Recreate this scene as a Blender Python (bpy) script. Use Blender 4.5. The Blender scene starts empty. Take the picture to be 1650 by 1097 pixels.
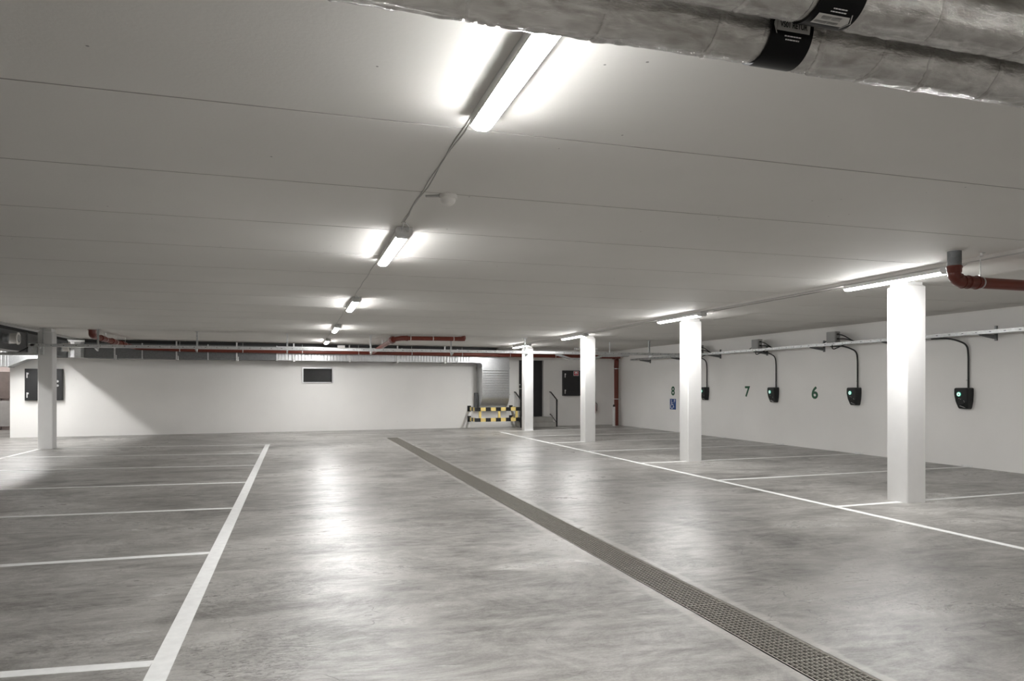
import bpy, math, random
from mathutils import Vector, Matrix, noise
random.seed(7)
PI = math.pi
scene = bpy.context.scene
COL = scene.collection

# ------------------------------------------------------------------ materials
def new_mat(name):
    m = bpy.data.materials.new(name); m.use_nodes = True
    nt = m.node_tree; b = nt.nodes['Principled BSDF']
    return m, nt, b

def plain(name, col, rough=0.5, metal=0.0, var=0.06, scale=6.0, bump=0.0, bscale=60.0, coat=0.0, emit=None, spec=0.5):
    """principled paint / metal with a little tonal variation and optional bump"""
    m, nt, b = new_mat(name)
    N = nt.nodes.new; L = nt.links.new
    tc = N('ShaderNodeTexCoord')
    n = N('ShaderNodeTexNoise'); n.inputs['Scale'].default_value = scale; n.inputs['Detail'].default_value = 5
    L(tc.outputs['Object'], n.inputs['Vector'])
    r = N('ShaderNodeValToRGB')
    r.color_ramp.elements[0].position = 0.3; r.color_ramp.elements[1].position = 0.7
    r.color_ramp.elements[0].color = (*[c * (1 - var) for c in col], 1)
    r.color_ramp.elements[1].color = (*[min(1, c * (1 + var)) for c in col], 1)
    L(n.outputs['Fac'], r.inputs['Fac']); L(r.outputs['Color'], b.inputs['Base Color'])
    b.inputs['Roughness'].default_value = rough; b.inputs['Metallic'].default_value = metal
    b.inputs['Coat Weight'].default_value = coat
    b.inputs['Specular IOR Level'].default_value = spec
    if bump:
        n2 = N('ShaderNodeTexNoise'); n2.inputs['Scale'].default_value = bscale; n2.inputs['Detail'].default_value = 4
        L(tc.outputs['Object'], n2.inputs['Vector'])
        bp = N('ShaderNodeBump'); bp.inputs['Strength'].default_value = bump; bp.inputs['Distance'].default_value = 0.01
        L(n2.outputs['Fac'], bp.inputs['Height']); L(bp.outputs['Normal'], b.inputs['Normal'])
    if emit:
        b.inputs['Emission Color'].default_value = (*emit[0], 1); b.inputs['Emission Strength'].default_value = emit[1]
    return m

def wall_mat(name, col, pore=0.035, gate=0.60):
    m, nt, b = new_mat(name)
    N = nt.nodes.new; L = nt.links.new
    tc = N('ShaderNodeTexCoord')
    n = N('ShaderNodeTexNoise'); n.inputs['Scale'].default_value = 0.7; n.inputs['Detail'].default_value = 6
    L(tc.outputs['Object'], n.inputs['Vector'])
    r = N('ShaderNodeValToRGB')
    r.color_ramp.elements[0].position = 0.25; r.color_ramp.elements[1].position = 0.75
    r.color_ramp.elements[0].color = (*[c * 0.96 for c in col], 1); r.color_ramp.elements[1].color = (*[c * 1.03 for c in col], 1)
    L(n.outputs['Fac'], r.inputs['Fac'])
    # small pores and scuffs
    v = N('ShaderNodeTexVoronoi'); v.inputs['Scale'].default_value = 6.5; v.feature = 'F1'
    L(tc.outputs['Object'], v.inputs['Vector'])
    n3 = N('ShaderNodeTexNoise'); n3.inputs['Scale'].default_value = 0.9; n3.inputs['Detail'].default_value = 2
    L(tc.outputs['Object'], n3.inputs['Vector'])
    a = N('ShaderNodeMath'); a.operation = 'LESS_THAN'; a.inputs[1].default_value = pore
    L(v.outputs['Distance'], a.inputs[0])
    g = N('ShaderNodeMath'); g.operation = 'GREATER_THAN'; g.inputs[1].default_value = gate
    L(n3.outputs['Fac'], g.inputs[0])
    mu = N('ShaderNodeMath'); mu.operation = 'MULTIPLY'; L(a.outputs[0], mu.inputs[0]); L(g.outputs[0], mu.inputs[1])
    mx = N('ShaderNodeMix'); mx.data_type = 'RGBA'
    L(mu.outputs[0], mx.inputs['Factor']); L(r.outputs['Color'], mx.inputs['A'])
    mx.inputs['B'].default_value = (*[c * 0.42 for c in col], 1)
    L(mx.outputs['Result'], b.inputs['Base Color'])
    b.inputs['Roughness'].default_value = 0.7; b.inputs['Specular IOR Level'].default_value = 0.3
    n2 = N('ShaderNodeTexNoise'); n2.inputs['Scale'].default_value = 45; n2.inputs['Detail'].default_value = 5
    L(tc.outputs['Object'], n2.inputs['Vector'])
    bp = N('ShaderNodeBump'); bp.inputs['Strength'].default_value = 0.08; bp.inputs['Distance'].default_value = 0.01
    L(n2.outputs['Fac'], bp.inputs['Height']); L(bp.outputs['Normal'], b.inputs['Normal'])
    return m

def floor_mat():
    m, nt, b = new_mat('burnished_concrete')
    N = nt.nodes.new; L = nt.links.new
    tc = N('ShaderNodeTexCoord')
    def mapping(sx, sy, rz=0.0):
        mp = N('ShaderNodeMapping'); mp.inputs['Scale'].default_value = (sx, sy, 1); mp.inputs['Rotation'].default_value = (0, 0, rz)
        L(tc.outputs['Object'], mp.inputs['Vector']); return mp
    def nz(mp, scale, detail, rough=0.55, dist=0.0):
        n = N('ShaderNodeTexNoise'); n.inputs['Scale'].default_value = scale; n.inputs['Detail'].default_value = detail
        n.inputs['Roughness'].default_value = rough; n.inputs['Distortion'].default_value = dist
        L(mp.outputs[0], n.inputs['Vector']); return n
    def mul(a, b_, op='MULTIPLY'):
        q = N('ShaderNodeMath'); q.operation = op
        for i, s in enumerate((a, b_)):
            if isinstance(s, (int, float)): q.inputs[i].default_value = s
            else: L(s, q.inputs[i])
        return q.outputs[0]
    cloud = nz(mapping(0.6, 1.0, 0.15), 0.75, 8, 0.62, 1.4)      # big trowelled clouds
    streak = nz(mapping(0.75, 2.8, -0.15), 1.1, 12, 0.72, 1.6)   # sweeping float marks
    fine = nz(mapping(2.2, 10.0, 0.06), 2.4, 9, 0.80, 1.0)
    grain = nz(mapping(1, 1.6), 60.0, 5, 0.7)
    swirl = nz(mapping(0.8, 1.3, 0.5), 1.0, 11, 0.80, 5.0)
    s = mul(mul(cloud.outputs['Fac'], 0.34), mul(streak.outputs['Fac'], 0.24), 'ADD')
    s = mul(s, mul(fine.outputs['Fac'], 0.14), 'ADD')
    s = mul(s, mul(swirl.outputs['Fac'], 0.28), 'ADD')
    r = N('ShaderNodeValToRGB'); e = r.color_ramp.elements
    e[0].position = 0.41; e[0].color = (0.125, 0.119, 0.109, 1)
    e[1].position = 0.595; e[1].color = (0.48, 0.467, 0.446, 1)
    k = e.new(0.50); k.color = (0.285, 0.274, 0.257, 1)
    L(mul(s, mul(mul(grain.outputs['Fac'], 0.5, 'SUBTRACT'), 0.12), 'ADD'), r.inputs['Fac'])
    def rng(v, a, b_):
        q = N('ShaderNodeMapRange'); q.inputs['From Min'].default_value = a; q.inputs['From Max'].default_value = b_; L(v, q.inputs['Value']); return q.outputs[0]
    def mix(fac, a, col):
        q = N('ShaderNodeMix'); q.data_type = 'RGBA'; L(fac, q.inputs['Factor']); L(a, q.inputs['A']); q.inputs['B'].default_value = (*col, 1); return q.outputs['Result']
    col = r.outputs['Color']
    # rough gritty patches
    grit = nz(mapping(1.0, 2.0, 0.3), 20.0, 8, 0.8, 0.8); pat = nz(mapping(0.5, 0.9, 0.2), 0.85, 5, 0.6, 1.2)
    pm = rng(pat.outputs['Fac'], 0.50, 0.62)
    col = mix(mul(mul(rng(grit.outputs['Fac'], 0.47, 0.60), pm), 0.80), col, (0.085, 0.080, 0.073))
    # scratches
    scr = nz(mapping(1.2, 6.0, 0.35), 3.2, 11, 0.82, 1.8); pat2 = nz(mapping(0.6, 0.8, 1.0), 0.8, 3, 0.5, 0.6)
    col = mix(mul(mul(rng(scr.outputs['Fac'], 0.555, 0.66), rng(pat2.outputs['Fac'], 0.46, 0.58)), 0.7), col, (0.10, 0.095, 0.086))
    # thin curved trowel ridges
    cv = nz(mapping(0.45, 1.3, -0.1), 0.9, 3, 0.5, 2.2)
    cl = mul(mul(cv.outputs['Fac'], 0.5, 'SUBTRACT'), 0, 'ADD'); ab = N('ShaderNodeMath'); ab.operation = 'ABSOLUTE'; L(cl, ab.inputs[0])
    ridge = mul(1.0, rng(ab.outputs[0], 0.0012, 0.0042), 'SUBTRACT')
    ridge = mul(ridge, rng(pat2.outputs['Fac'], 0.50, 0.56))
    col = mix(mul(ridge, 0.6), col, (0.09, 0.085, 0.078))
    # pale smears of cement
    sm = nz(mapping(1.0, 3.5, -0.3), 1.7, 9, 0.68, 1.6)
    col = mix(mul(rng(sm.outputs['Fac'], 0.62, 0.69), 0.5), col, (0.56, 0.548, 0.53))
    # mortar collar beside the drain
    sx = N('ShaderNodeSeparateXYZ'); L(tc.outputs['Object'], sx.inputs[0])
    dx = N('ShaderNodeMath'); dx.operation = 'ABSOLUTE'; L(mul(sx.outputs['X'], 2.6025, 'SUBTRACT'), dx.inputs[0])
    en = nz(mapping(1.0, 1.0), 2.2, 6, 0.6, 0.5)
    dd = mul(dx.outputs[0], mul(en.outputs['Fac'], 0.22), 'SUBTRACT')
    cm = mul(1.0, rng(dd, 0.105, 0.135), 'SUBTRACT')
    ym = N('ShaderNodeMath'); ym.operation = 'LESS_THAN'; L(sx.outputs['Y'], ym.inputs[0]); ym.inputs[1].default_value = 20.2
    col = mix(mul(mul(cm, ym.outputs[0]), 0.5), col, (0.47, 0.452, 0.425))
    L(col, b.inputs['Base Color'])
    rr = N('ShaderNodeMapRange'); rr.inputs['From Min'].default_value = 0.41; rr.inputs['From Max'].default_value = 0.59
    rr.inputs['To Min'].default_value = 0.40; rr.inputs['To Max'].default_value = 0.25
    L(s, rr.inputs['Value']); L(rr.outputs[0], b.inputs['Roughness'])
    b.inputs['Specular IOR Level'].default_value = 0.5
    bp = N('ShaderNodeBump'); bp.inputs['Strength'].default_value = 0.30; bp.inputs['Distance'].default_value = 0.012
    hh = mul(mul(mul(streak.outputs['Fac'], 0.6), mul(fine.outputs['Fac'], 0.35), 'ADD'), mul(swirl.outputs['Fac'], 0.5), 'ADD')
    L(mul(hh, mul(ridge, 0.25), 'ADD'), bp.inputs['Height'])
    L(bp.outputs['Normal'], b.inputs['Normal'])
    return m

def galv_mat(name, lo, hi, rough=0.35, scale=9.0):
    m, nt, b = new_mat(name)
    N = nt.nodes.new; L = nt.links.new
    tc = N('ShaderNodeTexCoord')
    v = N('ShaderNodeTexVoronoi'); v.inputs['Scale'].default_value = scale
    L(tc.outputs['Object'], v.inputs['Vector'])
    r = N('ShaderNodeValToRGB'); r.color_ramp.elements[0].color = (*lo, 1); r.color_ramp.elements[1].color = (*hi, 1)
    L(v.outputs['Color'], r.inputs['Fac']); L(r.outputs['Color'], b.inputs['Base Color'])
    b.inputs['Metallic'].default_value = 0.9; b.inputs['Roughness'].default_value = rough
    return m

def foil_mat():
    m, nt, b = new_mat('aluminium_foil')
    N = nt.nodes.new; L = nt.links.new
    tc = N('ShaderNodeTexCoord')
    mp = N('ShaderNodeMapping'); mp.inputs['Scale'].default_value = (1.0, 2.6, 2.6); L(tc.outputs['Object'], mp.inputs['Vector'])
    n = N('ShaderNodeTexNoise'); n.inputs['Scale'].default_value = 9; n.inputs['Detail'].default_value = 7; n.inputs['Distortion'].default_value = 0.8
    L(mp.outputs[0], n.inputs['Vector'])
    r = N('ShaderNodeValToRGB')
    r.color_ramp.elements[0].position = 0.3; r.color_ramp.elements[1].position = 0.7
    r.color_ramp.elements[0].color = (0.36, 0.345, 0.325, 1); r.color_ramp.elements[1].color = (0.62, 0.605, 0.585, 1)
    L(n.outputs['Fac'], r.inputs['Fac']); L(r.outputs['Color'], b.inputs['Base Color'])
    b.inputs['Metallic'].default_value = 1.0; b.inputs['Roughness'].default_value = 0.14
    n2 = N('ShaderNodeTexNoise'); n2.inputs['Scale'].default_value = 28; n2.inputs['Detail'].default_value = 8; n2.inputs['Roughness'].default_value = 0.7
    L(mp.outputs[0], n2.inputs['Vector'])
    bp = N('ShaderNodeBump'); bp.inputs['Strength'].default_value = 0.5; bp.inputs['Distance'].default_value = 0.007
    L(n2.outputs['Fac'], bp.inputs['Height']); L(bp.outputs['Normal'], b.inputs['Normal'])
    return m

M = {}
M['floor'] = floor_mat()
M['wall'] = wall_mat('wall_paint', (0.90, 0.886, 0.864))
M['ceiling'] = wall_mat('ceiling_paint', (0.705, 0.690, 0.662), 0.045, 0.55)
M['groove'] = plain('joint_shadow_gap', (0.40, 0.385, 0.365), 0.9)
M['column'] = plain('column_paint', (0.70, 0.695, 0.685), 0.5, bump=0.04, bscale=30, var=0.02)
M['line'] = plain('white_line_paint', (0.82, 0.82, 0.81), 0.55, var=0.06, scale=14, bump=0.1, bscale=70)
M['galv'] = galv_mat('galvanised_steel', (0.56, 0.57, 0.58), (0.68, 0.69, 0.70), 0.33, 45)
M['galv_dull'] = galv_mat('dull_galvanised_steel', (0.17, 0.175, 0.18), (0.21, 0.215, 0.22), 0.42, 30)
M['tray'] = galv_mat('tray_steel', (0.50, 0.51, 0.51), (0.66, 0.67, 0.67), 0.42, 30)
M['zinc'] = galv_mat('zinc_hardware', (0.6, 0.6, 0.6), (0.8, 0.8, 0.8), 0.3, 40)
M['foil'] = foil_mat()
M['band'] = plain('black_band_tape', (0.004, 0.004, 0.0045), 0.30, var=0.1, spec=0.12)
M['label_grey'] = plain('label_grey_print', (0.50, 0.49, 0.47), 0.5, var=0.03)
M['ink'] = plain('black_ink', (0.015, 0.015, 0.015), 0.6)
M['ink_white'] = plain('white_ink', (0.7, 0.69, 0.68), 0.6)
M['red'] = plain('red_brown_pipe', (0.135, 0.020, 0.008), 0.40, var=0.08, scale=3)
M['red_fit'] = plain('red_brown_fitting', (0.120, 0.019, 0.010), 0.30, var=0.08, scale=5)
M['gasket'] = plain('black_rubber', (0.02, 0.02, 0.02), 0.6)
M['black'] = plain('black_powder_coat', (0.016, 0.016, 0.017), 0.42, var=0.1, bump=0.05, bscale=200)
M['charger'] = plain('charger_black_plastic', (0.008, 0.010, 0.010), 0.35, var=0.08)
M['charger_side'] = plain('charger_grey_shell', (0.02, 0.022, 0.022), 0.5, var=0.08)
M['ring'] = plain('green_status_ring', (0.1, 0.5, 0.35), 0.4, emit=((0.15, 0.75, 0.55), 0.55))
M['disc'] = plain('lit_white_disc', (0.55, 0.6, 0.58), 0.4, emit=((0.80, 0.95, 0.90), 0.45))
M['cable'] = plain('black_cable', (0.012, 0.012, 0.012), 0.5)
M['cable_grey'] = plain('grey_cable', (0.50, 0.495, 0.48), 0.6)
M['lens'] = plain('lit_opal_lens', (0.9, 0.9, 0.9), 0.4, emit=((0.995, 0.99, 0.98), 102.0))
M['lamp_body'] = plain('lamp_grey_body', (0.62, 0.62, 0.615), 0.5, var=0.03)
M['lamp_white'] = plain('lamp_white_body', (0.8, 0.8, 0.79), 0.5, var=0.03)
M['plastic'] = plain('white_plastic', (0.72, 0.70, 0.67), 0.45, var=0.03)
M['box_grey'] = plain('grey_box_plastic', (0.33, 0.33, 0.325), 0.55, var=0.04)
M['yellow'] = plain('barrier_yellow', (0.80, 0.62, 0.22), 0.5, var=0.08, scale=10)
M['barrier_black'] = plain('barrier_black', (0.012, 0.012, 0.012), 0.45, var=0.1)
M['door'] = plain('dark_door_paint', (0.022, 0.022, 0.024), 0.4, var=0.12, scale=2, bump=0.03, bscale=40)
M['steel'] = plain('brushed_steel', (0.6, 0.6, 0.6), 0.3, metal=1.0, var=0.05)
M['alu'] = plain('aluminium_frame', (0.62, 0.62, 0.63), 0.35, metal=0.7, var=0.03)
M['pane'] = plain('dark_glass', (0.02, 0.021, 0.022), 0.12, var=0.1, spec=0.6)
M['green'] = plain('dark_green_vinyl', (0.008, 0.085, 0.035), 0.5, var=0.05)
M['blue'] = plain('blue_sign_face', (0.012, 0.065, 0.27), 0.35, var=0.04)
M['sign_white'] = plain('white_sign_print', (0.8, 0.82, 0.84), 0.4, var=0.02)
M['sign_red'] = plain('red_sign_face', (0.55, 0.015, 0.03), 0.4, var=0.04)
M['ext_red'] = plain('extinguisher_red', (0.5, 0.02, 0.015), 0.3, var=0.04)
M['pit'] = plain('drain_channel_dark', (0.012, 0.011, 0.010), 0.9, var=0.15)
M['grate'] = plain('weathered_grating', (0.36, 0.34, 0.30), 0.5, metal=0.3, var=0.15, scale=20)
M['step'] = plain('concrete_step', (0.40, 0.39, 0.365), 0.6, var=0.1, scale=4, bump=0.1)
M['brown'] = plain('brown_gate_panel', (0.13, 0.10, 0.09), 0.6, var=0.1)
M['pink'] = plain('pinkish_plaster', (0.52, 0.43, 0.41), 0.75, var=0.05)
M['grey_panel'] = plain('grey_gate_panel', (0.30, 0.285, 0.275), 0.6, var=0.08)

# ------------------------------------------------------------------ mesh builder
class MB:
    def __init__(s): s.v = []; s.f = []; s.sm = []; s.mi = []
    def face(s, idx, smooth=False, mi=0): s.f.append(tuple(idx)); s.sm.append(smooth); s.mi.append(mi)
    def poly(s, pts, mi=0):
        b = len(s.v); s.v += [tuple(p) for p in pts]; s.face(range(b, b + len(pts)), False, mi)
    def box(s, x0, x1, y0, y1, z0, z1, mi=0, T=None):
        x0, x1 = min(x0, x1), max(x0, x1); y0, y1 = min(y0, y1), max(y0, y1); z0, z1 = min(z0, z1), max(z0, z1)
        P = [(x0,y0,z0),(x1,y0,z0),(x1,y1,z0),(x0,y1,z0),(x0,y0,z1),(x1,y0,z1),(x1,y1,z1),(x0,y1,z1)]
        if T: P = [tuple(T(*p)) for p in P]
        b = len(s.v); s.v += P
        for q in ((0,3,2,1),(4,5,6,7),(0,1,5,4),(1,2,6,5),(2,3,7,6),(3,0,4,7)): s.face([b+i for i in q], False, mi)
    def prism(s, prof, fn, a0, a1, mi=0, smooth=False):
        """profile [(p,q)] extruded from a0 to a1; fn(p,q,a) -> xyz"""
        n = len(prof); b = len(s.v)
        s.v += [tuple(fn(p, q, a0)) for p, q in prof] + [tuple(fn(p, q, a1)) for p, q in prof]
        for i in range(n):
            j = (i + 1) % n; s.face((b+i, b+j, b+n+j, b+n+i), smooth, mi)
        c = len(s.v)
        s.v += [tuple(fn(p, q, a0)) for p, q in prof] + [tuple(fn(p, q, a1)) for p, q in prof]
        s.face(range(c+n-1, c-1, -1), False, mi); s.face(range(c+n, c+2*n), False, mi)
    def tube(s, pts, r, seg=12, mi=0, caps=True, up=None):
        pts = [Vector(p) for p in pts]; n = len(pts)
        rad = r if isinstance(r, (list, tuple)) else [r] * n
        T = []
        for i in range(n):
            a = pts[max(i-1, 0)]; c = pts[min(i+1, n-1)]
            T.append((c - a).normalized())
        ref = Vector(up) if up else (Vector((0,0,1)) if abs(T[0].z) < 0.9 else Vector((1,0,0)))
        x = T[0].cross(ref).normalized(); rings = []; b = len(s.v)
        for i in range(n):
            x = (x - T[i] * x.dot(T[i])).normalized(); y = T[i].cross(x)
            ring = [pts[i] + (x * math.cos(2*PI*k/seg) + y * math.sin(2*PI*k/seg)) * rad[i] for k in range(seg)]
            s.v += [tuple(p) for p in ring]; rings.append(ring)
        for i in range(n - 1):
            for k in range(seg):
                k2 = (k + 1) % seg
                s.face((b+i*seg+k, b+i*seg+k2, b+(i+1)*seg+k2, b+(i+1)*seg+k), True, mi)
        if caps:
            for ring, rev in ((rings[0], True), (rings[-1], False)):
                c = len(s.v); s.v += [tuple(p) for p in ring]
                s.face(range(c+seg-1, c-1, -1) if rev else range(c, c+seg), False, mi)
    def cyl(s, a, b, r, seg=16, mi=0): s.tube([a, b], r, seg, mi)
    def ring(s, c, axis, r0, r1, w, seg=20, mi=0):
        """a collar round an axis: outer r1, inner r0, width w"""
        c = Vector(c); d = Vector(axis).normalized()
        s.tube([c - d*w/2, c - d*w/2, c + d*w/2, c + d*w/2], [r0, r1, r1, r0], seg, mi, caps=False) if False else s.tube([c - d*w/2, c + d*w/2], r1, seg, mi)
    def build(s, name, mats, parent=None, origin=None, bevel=0.0, label=None):
        me = bpy.data.meshes.new(name)
        o = Vector((0, 0, 0))
        if parent is None:
            if origin is None:
                xs = [p[0] for p in s.v]; ys = [p[1] for p in s.v]; zs = [p[2] for p in s.v]
                o = Vector(((min(xs)+max(xs))/2, (min(ys)+max(ys))/2, min(zs)))
            else: o = Vector(origin)
        else:
            o = WORLD.get(parent.name, Vector((0, 0, 0))) if origin is None else Vector(origin)
        me.from_pydata([(p[0]-o.x, p[1]-o.y, p[2]-o.z) for p in s.v], [], s.f)
        for m in (mats if isinstance(mats, (list, tuple)) else [mats]): me.materials.append(m)
        for i, p in enumerate(me.polygons): p.use_smooth = s.sm[i]; p.material_index = s.mi[i]
        me.validate(); me.update()
        ob = bpy.data.objects.new(name, me); COL.objects.link(ob)
        if parent is not None: ob.parent = parent; WORLD[ob.name] = o.copy()
        else: ob.location = o; WORLD[ob.name] = o.copy()
        if bevel:
            md = ob.modifiers.new('bevel', 'BEVEL'); md.width = bevel; md.segments = 2; md.limit_method = 'ANGLE'
        if label: ob['label'] = label
        return ob

WORLD = {}      # the world point each object's mesh is measured from
def tag(o, label, cat, group=None):
    o['label'] = label; o['category'] = cat
    if group: o['group'] = group
    return o
def thing(name, label, cat, loc, group=None):
    o = bpy.data.objects.new(name, None); COL.objects.link(o); o.location = loc; o.empty_display_size = 0.1
    WORLD[o.name] = Vector(loc)
    return tag(o, label, cat, group)
def structure(o): o['kind'] = 'structure'; return o
def dup(root, loc, label=None, group=None):
    r = root.copy(); COL.objects.link(r); r.location = loc
    if label: r['label'] = label
    if group: r['group'] = group
    for ch in list(root.children):
        c = ch.copy(); COL.objects.link(c); c.parent = r
        for g in list(ch.children):
            d = g.copy(); COL.objects.link(d); d.parent = c
    return r
def arc(c, r, a0, a1, n):
    return [(c[0] + r*math.cos(a0+(a1-a0)*i/n), c[1] + r*math.sin(a0+(a1-a0)*i/n)) for i in range(n+1)]
def bend(pts, r, n=6):
    """round the corners of a polyline with radius r"""
    pts = [Vector(p) for p in pts]; out = [pts[0]]
    for i in range(1, len(pts)-1):
        a = (pts[i-1]-pts[i]); b = (pts[i+1]-pts[i]); la, lb = a.length, b.length
        d = min(r, la*0.49, lb*0.49); p0 = pts[i]+a.normalized()*d; p1 = pts[i]+b.normalized()*d
        for k in range(n+1):
            t = k/n; out.append(p0*(1-t)**2 + pts[i]*2*t*(1-t) + p1*t*t)
    out.append(pts[-1]); return out
def text_mesh(body, size, offset=0.0, sx=1.0):
    cu = bpy.data.curves.new('lettering', 'FONT'); cu.body = body; cu.size = size; cu.offset = offset
    cu.align_x = 'CENTER'; cu.align_y = 'CENTER'; cu.resolution_u = 6
    ob = bpy.data.objects.new('lettering', cu); COL.objects.link(ob)
    bpy.context.view_layer.update()
    me = bpy.data.meshes.new_from_object(ob.evaluated_get(bpy.context.evaluated_depsgraph_get()))
    vs = [(v.co.x*sx, v.co.y) for v in me.vertices]; fs = [tuple(p.vertices) for p in me.polygons]
    bpy.data.objects.remove(ob); bpy.data.curves.remove(cu); bpy.data.meshes.remove(me)
    return vs, fs
def add_text(mb, body, size, fn, offset=0.0, sx=1.0, mi=0, depth=0.0):
    vs, fs = text_mesh(body, size, offset, sx)
    b = len(mb.v); mb.v += [tuple(fn(x, y)) for x, y in vs]
    for f in fs: mb.face([b+i for i in f], False, mi)

# ------------------------------------------------------------------ dimensions
CEIL = 2.787
XR = 11.55                      # right wall face
W0, WS = 23.75, 0.075           # back wall: Y = W0 + WS*X
WA = math.atan(WS); CA, SA = math.cos(WA), math.sin(WA)
def bw(u, v, z):                # along the back wall, out from it, up
    return (u*CA + v*SA, W0 + u*SA - v*CA, z)
def bx(X): return X / CA        # coordinate along the wall for a world X on it
YB = -7.0; XL = -13.5; YF = 31.0
DX0, DX1, DY0, DY1 = 2.45, 2.755, 0.15, 20.15      # floor drain

# ------------------------------------------------------------------ room shell
mb = MB()
def fq(x0, x1, y0, y1): mb.poly([(x0,y0,0),(x1,y0,0),(x1,y1,0),(x0,y1,0)])
fq(XL, DX0, YB, YF); fq(DX1, XR+0.3, YB, YF); fq(DX0, DX1, YB, DY0); fq(DX0, DX1, DY1, YF)
floor = structure(mb.build('floor', M['floor'], origin=(0, 0, 0)))

SEAM0, SEAMP = 3.597, 1.2535
mb = MB(); prof = [(YB, CEIL)]
k = -8
while True:
    y = SEAM0 + SEAMP*k; k += 1
    if y < YB + 0.1: continue
    if y > YF - 0.1: break
    prof += [(y-0.006, CEIL), (y-0.003, CEIL+0.006), (y+0.003, CEIL+0.006), (y+0.006, CEIL)]
prof += [(YF, CEIL)]
for (y0, z0), (y1, z1) in zip(prof[:-1], prof[1:]):
    mb.poly([(XL, y0, z0), (XL, y1, z1), (XR+0.3, y1, z1), (XR+0.3, y0, z0)], 0 if abs(z0-CEIL) < 1e-6 and abs(z1-CEIL) < 1e-6 else 1)
ceiling = structure(mb.build('ceiling', [M['ceiling'], M['groove']], origin=(0, 0, CEIL)))

# shallow soffit strip over the right row of columns
mb = MB(); mb.box(6.73, 7.76, YB, 23.9, CEIL-0.035, CEIL+0.02)
structure(mb.build('trim_1', M['ceiling']))

UL = bx(-7.67)
mb = MB()
VU0, VU1, VZ0, VZ1 = bx(0.235), bx(1.135), 1.585, 2.02          # opening of the small window
DU0, DU1, DZ0, DZ1 = bx(7.66), bx(8.64), 0.345, 2.40           # doorway
cuts = [UL, VU0, VU1, DU0, DU1, bx(XR)+0.02]
mb.box(UL, VU0, -0.3, 0, 0, CEIL, T=bw); mb.box(VU1, DU0, -0.3, 0, 0, CEIL, T=bw); mb.box(DU1, cuts[-1], -0.3, 0, 0, CEIL, T=bw)
mb.box(VU0, VU1, -0.3, 0, 0, VZ0, T=bw); mb.box(VU0, VU1, -0.3, 0, VZ1, CEIL, T=bw)
mb.box(DU0, DU1, -0.3, 0, 0, DZ0, T=bw); mb.box(DU0, DU1, -0.3, 0, DZ1, CEIL, T=bw)
structure(mb.build('wall_back', M['wall']))
mb = MB(); mb.box(XR, XR+0.3, YB, 25.2, 0, CEIL); structure(mb.build('wall_right', M['wall']))
mb = MB(); mb.box(XL-0.3, XL, YB, YF, 0, CEIL); structure(mb.build('wall_left', M['wall']))
mb = MB(); mb.box(XL, XR+0.3, YB-0.3, YB, 0, CEIL); structure(mb.build('wall_front', M['wall']))
mb = MB(); mb.box(XL, -6.9, 27.5, 27.8, 0, CEIL); structure(mb.build('wall_passage', M['pink']))
mb = MB(); mb.box(-7.2, -6.9, 23.7, 27.5, 0, CEIL); structure(mb.build('wall_passage_side', M['wall']))

# gate in the passage beyond the left end of the back wall
g = structure(bpy.data.objects.new('door_2', None)); COL.objects.link(g); g.location = (-9.4, 27.42, 0); WORLD['door_2'] = Vector(g.location)
mb = MB(); mb.box(-12, -7.3, 27.40, 27.49, 1.05, 1.93); mb.build('upper_panel', M['brown'], g)
mb = MB(); mb.box(-9.34, -7.3, 27.36, 27.48, 0.12, 0.97); mb.build('lower_panel', M['grey_panel'], g)
mb = MB(); mb.box(-12, -9.34, 27.42, 27.49, 0.0, 1.05); mb.build('lower_panel', M['brown'], g)
mb = MB(); mb.box(-8.9, -7.3, 27.3, 27.34, 0.16, 0.20); mb.build('threshold_bar', M['galv_dull'], g)

# small window in the back wall
w = structure(bpy.data.objects.new('window_1', None)); COL.objects.link(w); w.location = bw((VU0+VU1)/2, 0, VZ0); WORLD['window_1'] = Vector(w.location)
mb = MB(); t = 0.035
for a in ((VU0-t, VU1+t, VZ1, VZ1+t), (VU0-t, VU1+t, VZ0-t, VZ0), (VU0-t, VU0, VZ0, VZ1), (VU1, VU1+t, VZ0, VZ1)):
    mb.box(a[0], a[1], -0.06, 0.03, a[2], a[3], T=bw)
mb.build('window_frame', M['alu'], w)
mb = MB(); mb.box(VU0, VU1, -0.12, -0.10, VZ0, VZ1, T=bw); mb.build('pane', M['pane'], w)

# dark door on the landing
d = structure(bpy.data.objects.new('door_1', None)); COL.objects.link(d); d.location = bw((DU0+DU1)/2, 0, DZ0); WORLD['door_1'] = Vector(d.location)
mb = MB(); mb.box(DU0+0.012, DU1-0.012, -0.16, -0.11, DZ0+0.006, DZ1-0.012, T=bw); leaf = mb.build('door_leaf', M['door'], d)
mb = MB()
for a in ((DU0-0.05, DU0+0.012, DZ0, DZ1+0.05), (DU1-0.012, DU1+0.05, DZ0, DZ1+0.05), (DU0+0.012, DU1-0.012, DZ1-0.012, DZ1+0.05)):
    mb.box(a[0], a[1], -0.2, 0.012, a[2], a[3], T=bw)
mb.build('door_frame', M['wall'], d)
mb = MB()
mb.tube([bw(DU0+0.09, -0.11, DZ0+1.02), bw(DU0+0.09, -0.05, DZ0+1.02)], 0.011, 10)
mb.tube([bw(DU0+0.09, -0.055, DZ0+1.02), bw(DU0+0.21, -0.055, DZ0+1.02)], 0.010, 10)
mb.cyl(bw(DU0+0.09, -0.11, DZ0+1.02), bw(DU0+0.09, -0.10, DZ0+1.02), 0.028)
mb.cyl(bw(DU0+0.09, -0.11, DZ0+1.16), bw(DU0+0.09, -0.095, DZ0+1.16), 0.024)
hd = mb.build('door_handle', M['steel'], leaf)

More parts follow.
